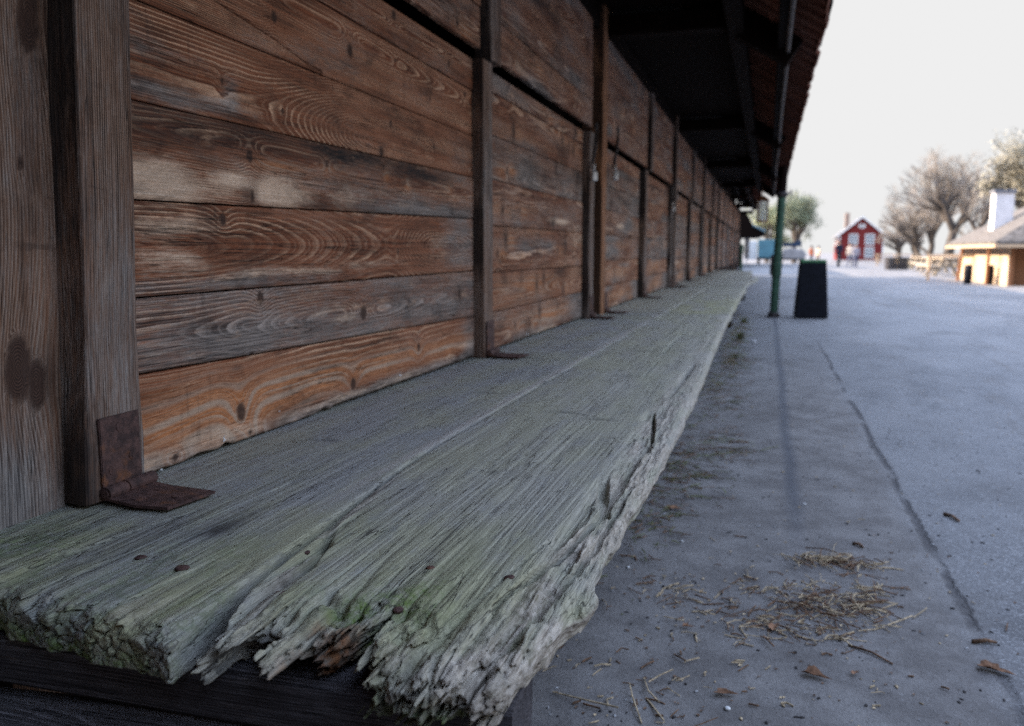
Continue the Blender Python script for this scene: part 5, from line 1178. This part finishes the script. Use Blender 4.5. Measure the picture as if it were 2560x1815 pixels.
# ------------------------------------------------------------------ people
def person(x, y, rz, h, lab, top, leg, walk=.12, carry=False):
    zg = gz(x, y); S_ = h/1.75
    t_ = empty('person', (x, y, zg), rz, lab, 'person', 'people in the yard')
    P_ = {'pel': (0, 0, .95), 'sp': (0, .01, 1.15), 'ch': (0, .0, 1.35), 'nk': (0, -.01, 1.50), 'hd': (0, -.02, 1.60), 'tp': (0, -.01, 1.70),
          'hl': (-.09, 0, .92), 'kl': (-.10, -walk*.7, .50), 'al': (-.10, -walk, .08), 'fl': (-.10, -walk-.13, .03), 'hr': (.09, 0, .92), 'kr': (.10, walk*.2, .50), 'ar': (.10, walk*1.2, .09), 'fr': (.10, walk*1.2-.13, .03),
          'sl': (-.19, 0, 1.41), 'el': (-.24, .03, 1.13), 'wl': (-.23, -.08, .90), 'sr': (.19, 0, 1.41), 'er': (.24, .03, 1.13), 'wr': (.23, -.08 if not carry else -.30, .90 if not carry else 1.1)}
    r_ = dict(pel=.135, sp=.125, ch=.15, nk=.06, hd=.095, tp=.07, hl=.09, kl=.065, al=.045, fl=.035, hr=.09, kr=.065, ar=.045, fr=.035, sl=.07, el=.05, wl=.035, sr=.07, er=.05, wr=.035)
    E_ = [('pel', 'sp'), ('sp', 'ch'), ('ch', 'nk'), ('nk', 'hd'), ('hd', 'tp'), ('pel', 'hl'), ('hl', 'kl'), ('kl', 'al'), ('al', 'fl'), ('pel', 'hr'), ('hr', 'kr'), ('kr', 'ar'), ('ar', 'fr'), ('ch', 'sl'), ('sl', 'el'), ('el', 'wl'), ('ch', 'sr'), ('sr', 'er'), ('er', 'wr')]
    ks = list(P_); me = bpy.data.meshes.new('body'); me.from_pydata([tuple(c*S_ for c in P_[k]) for k in ks], [(ks.index(a), ks.index(b)) for a, b in E_], [])
    o = link('body', me, None, t_); sk = o.modifiers.new('skin', 'SKIN')
    for i, k in enumerate(ks): me.skin_vertices[0].data[i].radius = (r_[k]*S_*(1.15 if k in ('ch', 'sp', 'pel') else 1), r_[k]*S_); 
    me.skin_vertices[0].data[0].use_root = True
    ms = o.modifiers.new('sub', 'SUBSURF'); ms.levels = 2; ms.render_levels = 2
    tm = NT('figure_'+lab[:12].replace(' ', '_')); pz = tm.n('ShaderNodeSeparateXYZ'); tm.put(pz.inputs[0], tm.pos())
    c = tm.mix(tm.map(pz.outputs[2], .90*S_, .93*S_), leg, top); c = tm.mix(tm.map(pz.outputs[2], 1.49*S_, 1.52*S_), c, (.45, .28, .2)); me.materials.append(tm.fin(c, .8))
    bm = bmesh.new(); bmesh.ops.create_uvsphere(bm, u_segments=12, v_segments=8, radius=.112*S_)
    for v in list(bm.verts):
        if v.co.z < -.03*S_ and v.co.y < 0: v.co.z = -.03*S_
    bm.transform(Matrix.Translation((0, .01*S_, 1.655*S_))); fin(bm, 'hair', M_SOIL, t_, sm=True)
    return t_
person(5.15, 55, .3, 1.62, 'person in dark clothing standing before the sunlit side of the red house', (.012, .014, .03), (.01, .01, .015), carry=True)
person(5.62, 53, -.4, 1.45, 'person in a pale top walking just right of the one in dark clothing', (.42, .38, .35), (.10, .11, .16), .2)
person(5.85, 52, .2, 1.35, 'person in a grey top, rightmost of the walking pair', (.30, .28, .32), (.06, .07, .12), .1)
person(3.9, 62, .9, 1.4, 'person in an orange jacket near the cart', (.55, .16, .07), (.08, .08, .1), .1)
person(4.45, 64, -.9, 1.4, 'person in a sunlit cream jacket between the cart and the one in dark clothing', (.60, .48, .36), (.2, .15, .12), .15)
# ------------------------------------------------------------------ trees
M_BARK = plain('bark', (.085, .070, .060), .9, .35, 6); M_TWIG = plain('twigs', (.20, .175, .155), .9, .3, 2)
def tree(name, x, y, H_, spread, seed, lab, trunk_r=.3, depth=6, leafy=0, leafcol=(.10, .11, .05), twig=None, lean=.0, low=.22, nb=3):
    rs = random.Random(seed); root = empty(name, (x, y, gz(x, y)), 0, lab, 'tree', 'trees behind the yard')
    tb = bmesh.new(); cb = bmesh.new(); tips = []
    def stick(bm, p, q, r0, r1, n):
        if n < 7: r0 *= .55; r1 *= .5
        d = (q-p).normalized(); a = d.orthogonal().normalized(); b = d.cross(a)
        A = [bm.verts.new(p+(a*math.cos(t)+b*math.sin(t))*r0) for t in [2*math.pi*k/n for k in range(n)]]
        B = [bm.verts.new(q+(a*math.cos(t)+b*math.sin(t))*r1) for t in [2*math.pi*k/n for k in range(n)]]
        for k in range(n): bm.faces.new((A[k], A[(k+1) % n], B[(k+1) % n], B[k]))
    def grow(p, d, L, r, lv):
        nseg = 3 if lv > 1 else 2; q = p
        for s in range(nseg):
            d2 = (d+Vector((rs.uniform(-1, 1), rs.uniform(-1, 1), rs.uniform(-.5, .9)))*.22).normalized()
            q2 = q+d2*(L/nseg); r1 = r*(1-.35*(s+1)/nseg)
            stick(tb if lv >= depth-2 else cb, q, q2, r*(1-.35*s/nseg), r1, 7 if lv >= depth-2 else (4 if lv > 2 else 3))
            if lv > 0 and s < nseg-1 and rs.random() < .5: 
                sd = (d2+Vector((rs.uniform(-1, 1), rs.uniform(-1, 1), rs.uniform(-.3, .8)))*.95).normalized(); grow(q2, sd, L*rs.uniform(.5, .7), r1*.55, lv-1)
            q, d = q2, d2
        if lv <= 0: tips.append((q, d)); return
        for k in range(nb if lv < depth else nb+2):
            a = rs.uniform(0, 6.28); s_ = spread*rs.uniform(.5, 1.1)
            nd = (d+Vector((math.cos(a)*s_, math.sin(a)*s_, rs.uniform(-.25, .35)))).normalized()
            grow(q, nd, L*rs.uniform(.62, .82), r*.62, lv-1)
    grow(Vector((0, 0, 0)), Vector((lean, 0, 1)).normalized(), H_*low, trunk_r, depth)
    k_ = H_/max(v.co.z for v in cb.verts)
    for b_ in (tb, cb):
        for v in b_.verts: v.co *= k_
    for i_, (q, d) in enumerate(tips): tips[i_] = (q*k_, d)
    fin(tb, 'trunk', M_BARK, root, norm=False)
    if leafy:
        for (q, d) in tips:
            for k in range(leafy):
                c = q+Vector((rs.gauss(0, 1), rs.gauss(0, 1), rs.gauss(0, 1)))*H_*.03; u_ = Vector((rs.uniform(-1, 1), rs.uniform(-1, 1), rs.uniform(-1, 1))).normalized(); v_ = u_.orthogonal().normalized(); s = H_*rs.uniform(.005, .012)
                cb.faces.new([cb.verts.new(c+e) for e in (u_*s, v_*s, -u_*s, -v_*s)])
    fin(cb, 'crown', plain(name+'_foliage', leafcol, .8, .5, .8) if leafy else (twig or M_TWIG), root, norm=False)
    return root
tree('oak_tree', 13.9, 70, 9.2, .8, 5, 'big bare oak with a dark forked trunk behind the hut roof', .30, 6, low=.20)
tree('bare_tree', 12.7, 74, 4.9, .75, 8, 'smaller bare tree left of the big oak', .14, 5, low=.20)
tree('bare_tree', 14.4, 86, 6.6, .8, 21, 'bare tree farther back between the smaller tree and the oak', .18, 5, low=.2)
tree('bare_tree', 14.6, 100, 5.2, .9, 61, 'hazy bare tree in the gap between the smaller tree and the oak', .15, 5, low=.18)
tree('bare_tree', 19.5, 90, 9.5, .8, 62, 'bare tree farther back, right of the oak trunk', .2, 5, low=.18)
tree('bare_tree', 17.0, 96, 8.0, .8, 63, 'bare tree showing through the crown of the oak', .2, 5, low=.18)
tree('birch_tree', 13.7, 92, 3.6, .9, 14, 'low bushy tree just right of the red house', .10, 5, low=.15)
tree('birch_tree', 15.0, 92, 3.2, 1., 33, 'low scrubby tree in line with the picnic tables', .10, 5, low=.12)
tree('larch_tree', 17.8, 64, 8.6, .42, 41, 'tall tan tree right behind the white chimney', .2, 5, 5, (.27, .245, .185), low=.24)
tree('larch_tree', 19.2, 66, 9.5, .5, 42, 'tall tan tree at the right border of the picture', .22, 5, 5, (.25, .23, .175), low=.24)
tree('green_tree', 3.4, 84, 6.6, .75, 51, 'round grey green tree behind the green pole', .22, 5, 5, (.17, .19, .12), lean=.12, low=.26)
tree('green_tree', .9, 88, 5.8, .7, 52, 'paler green tree left of the green pole', .18, 5, 5, (.30, .31, .18), low=.24)
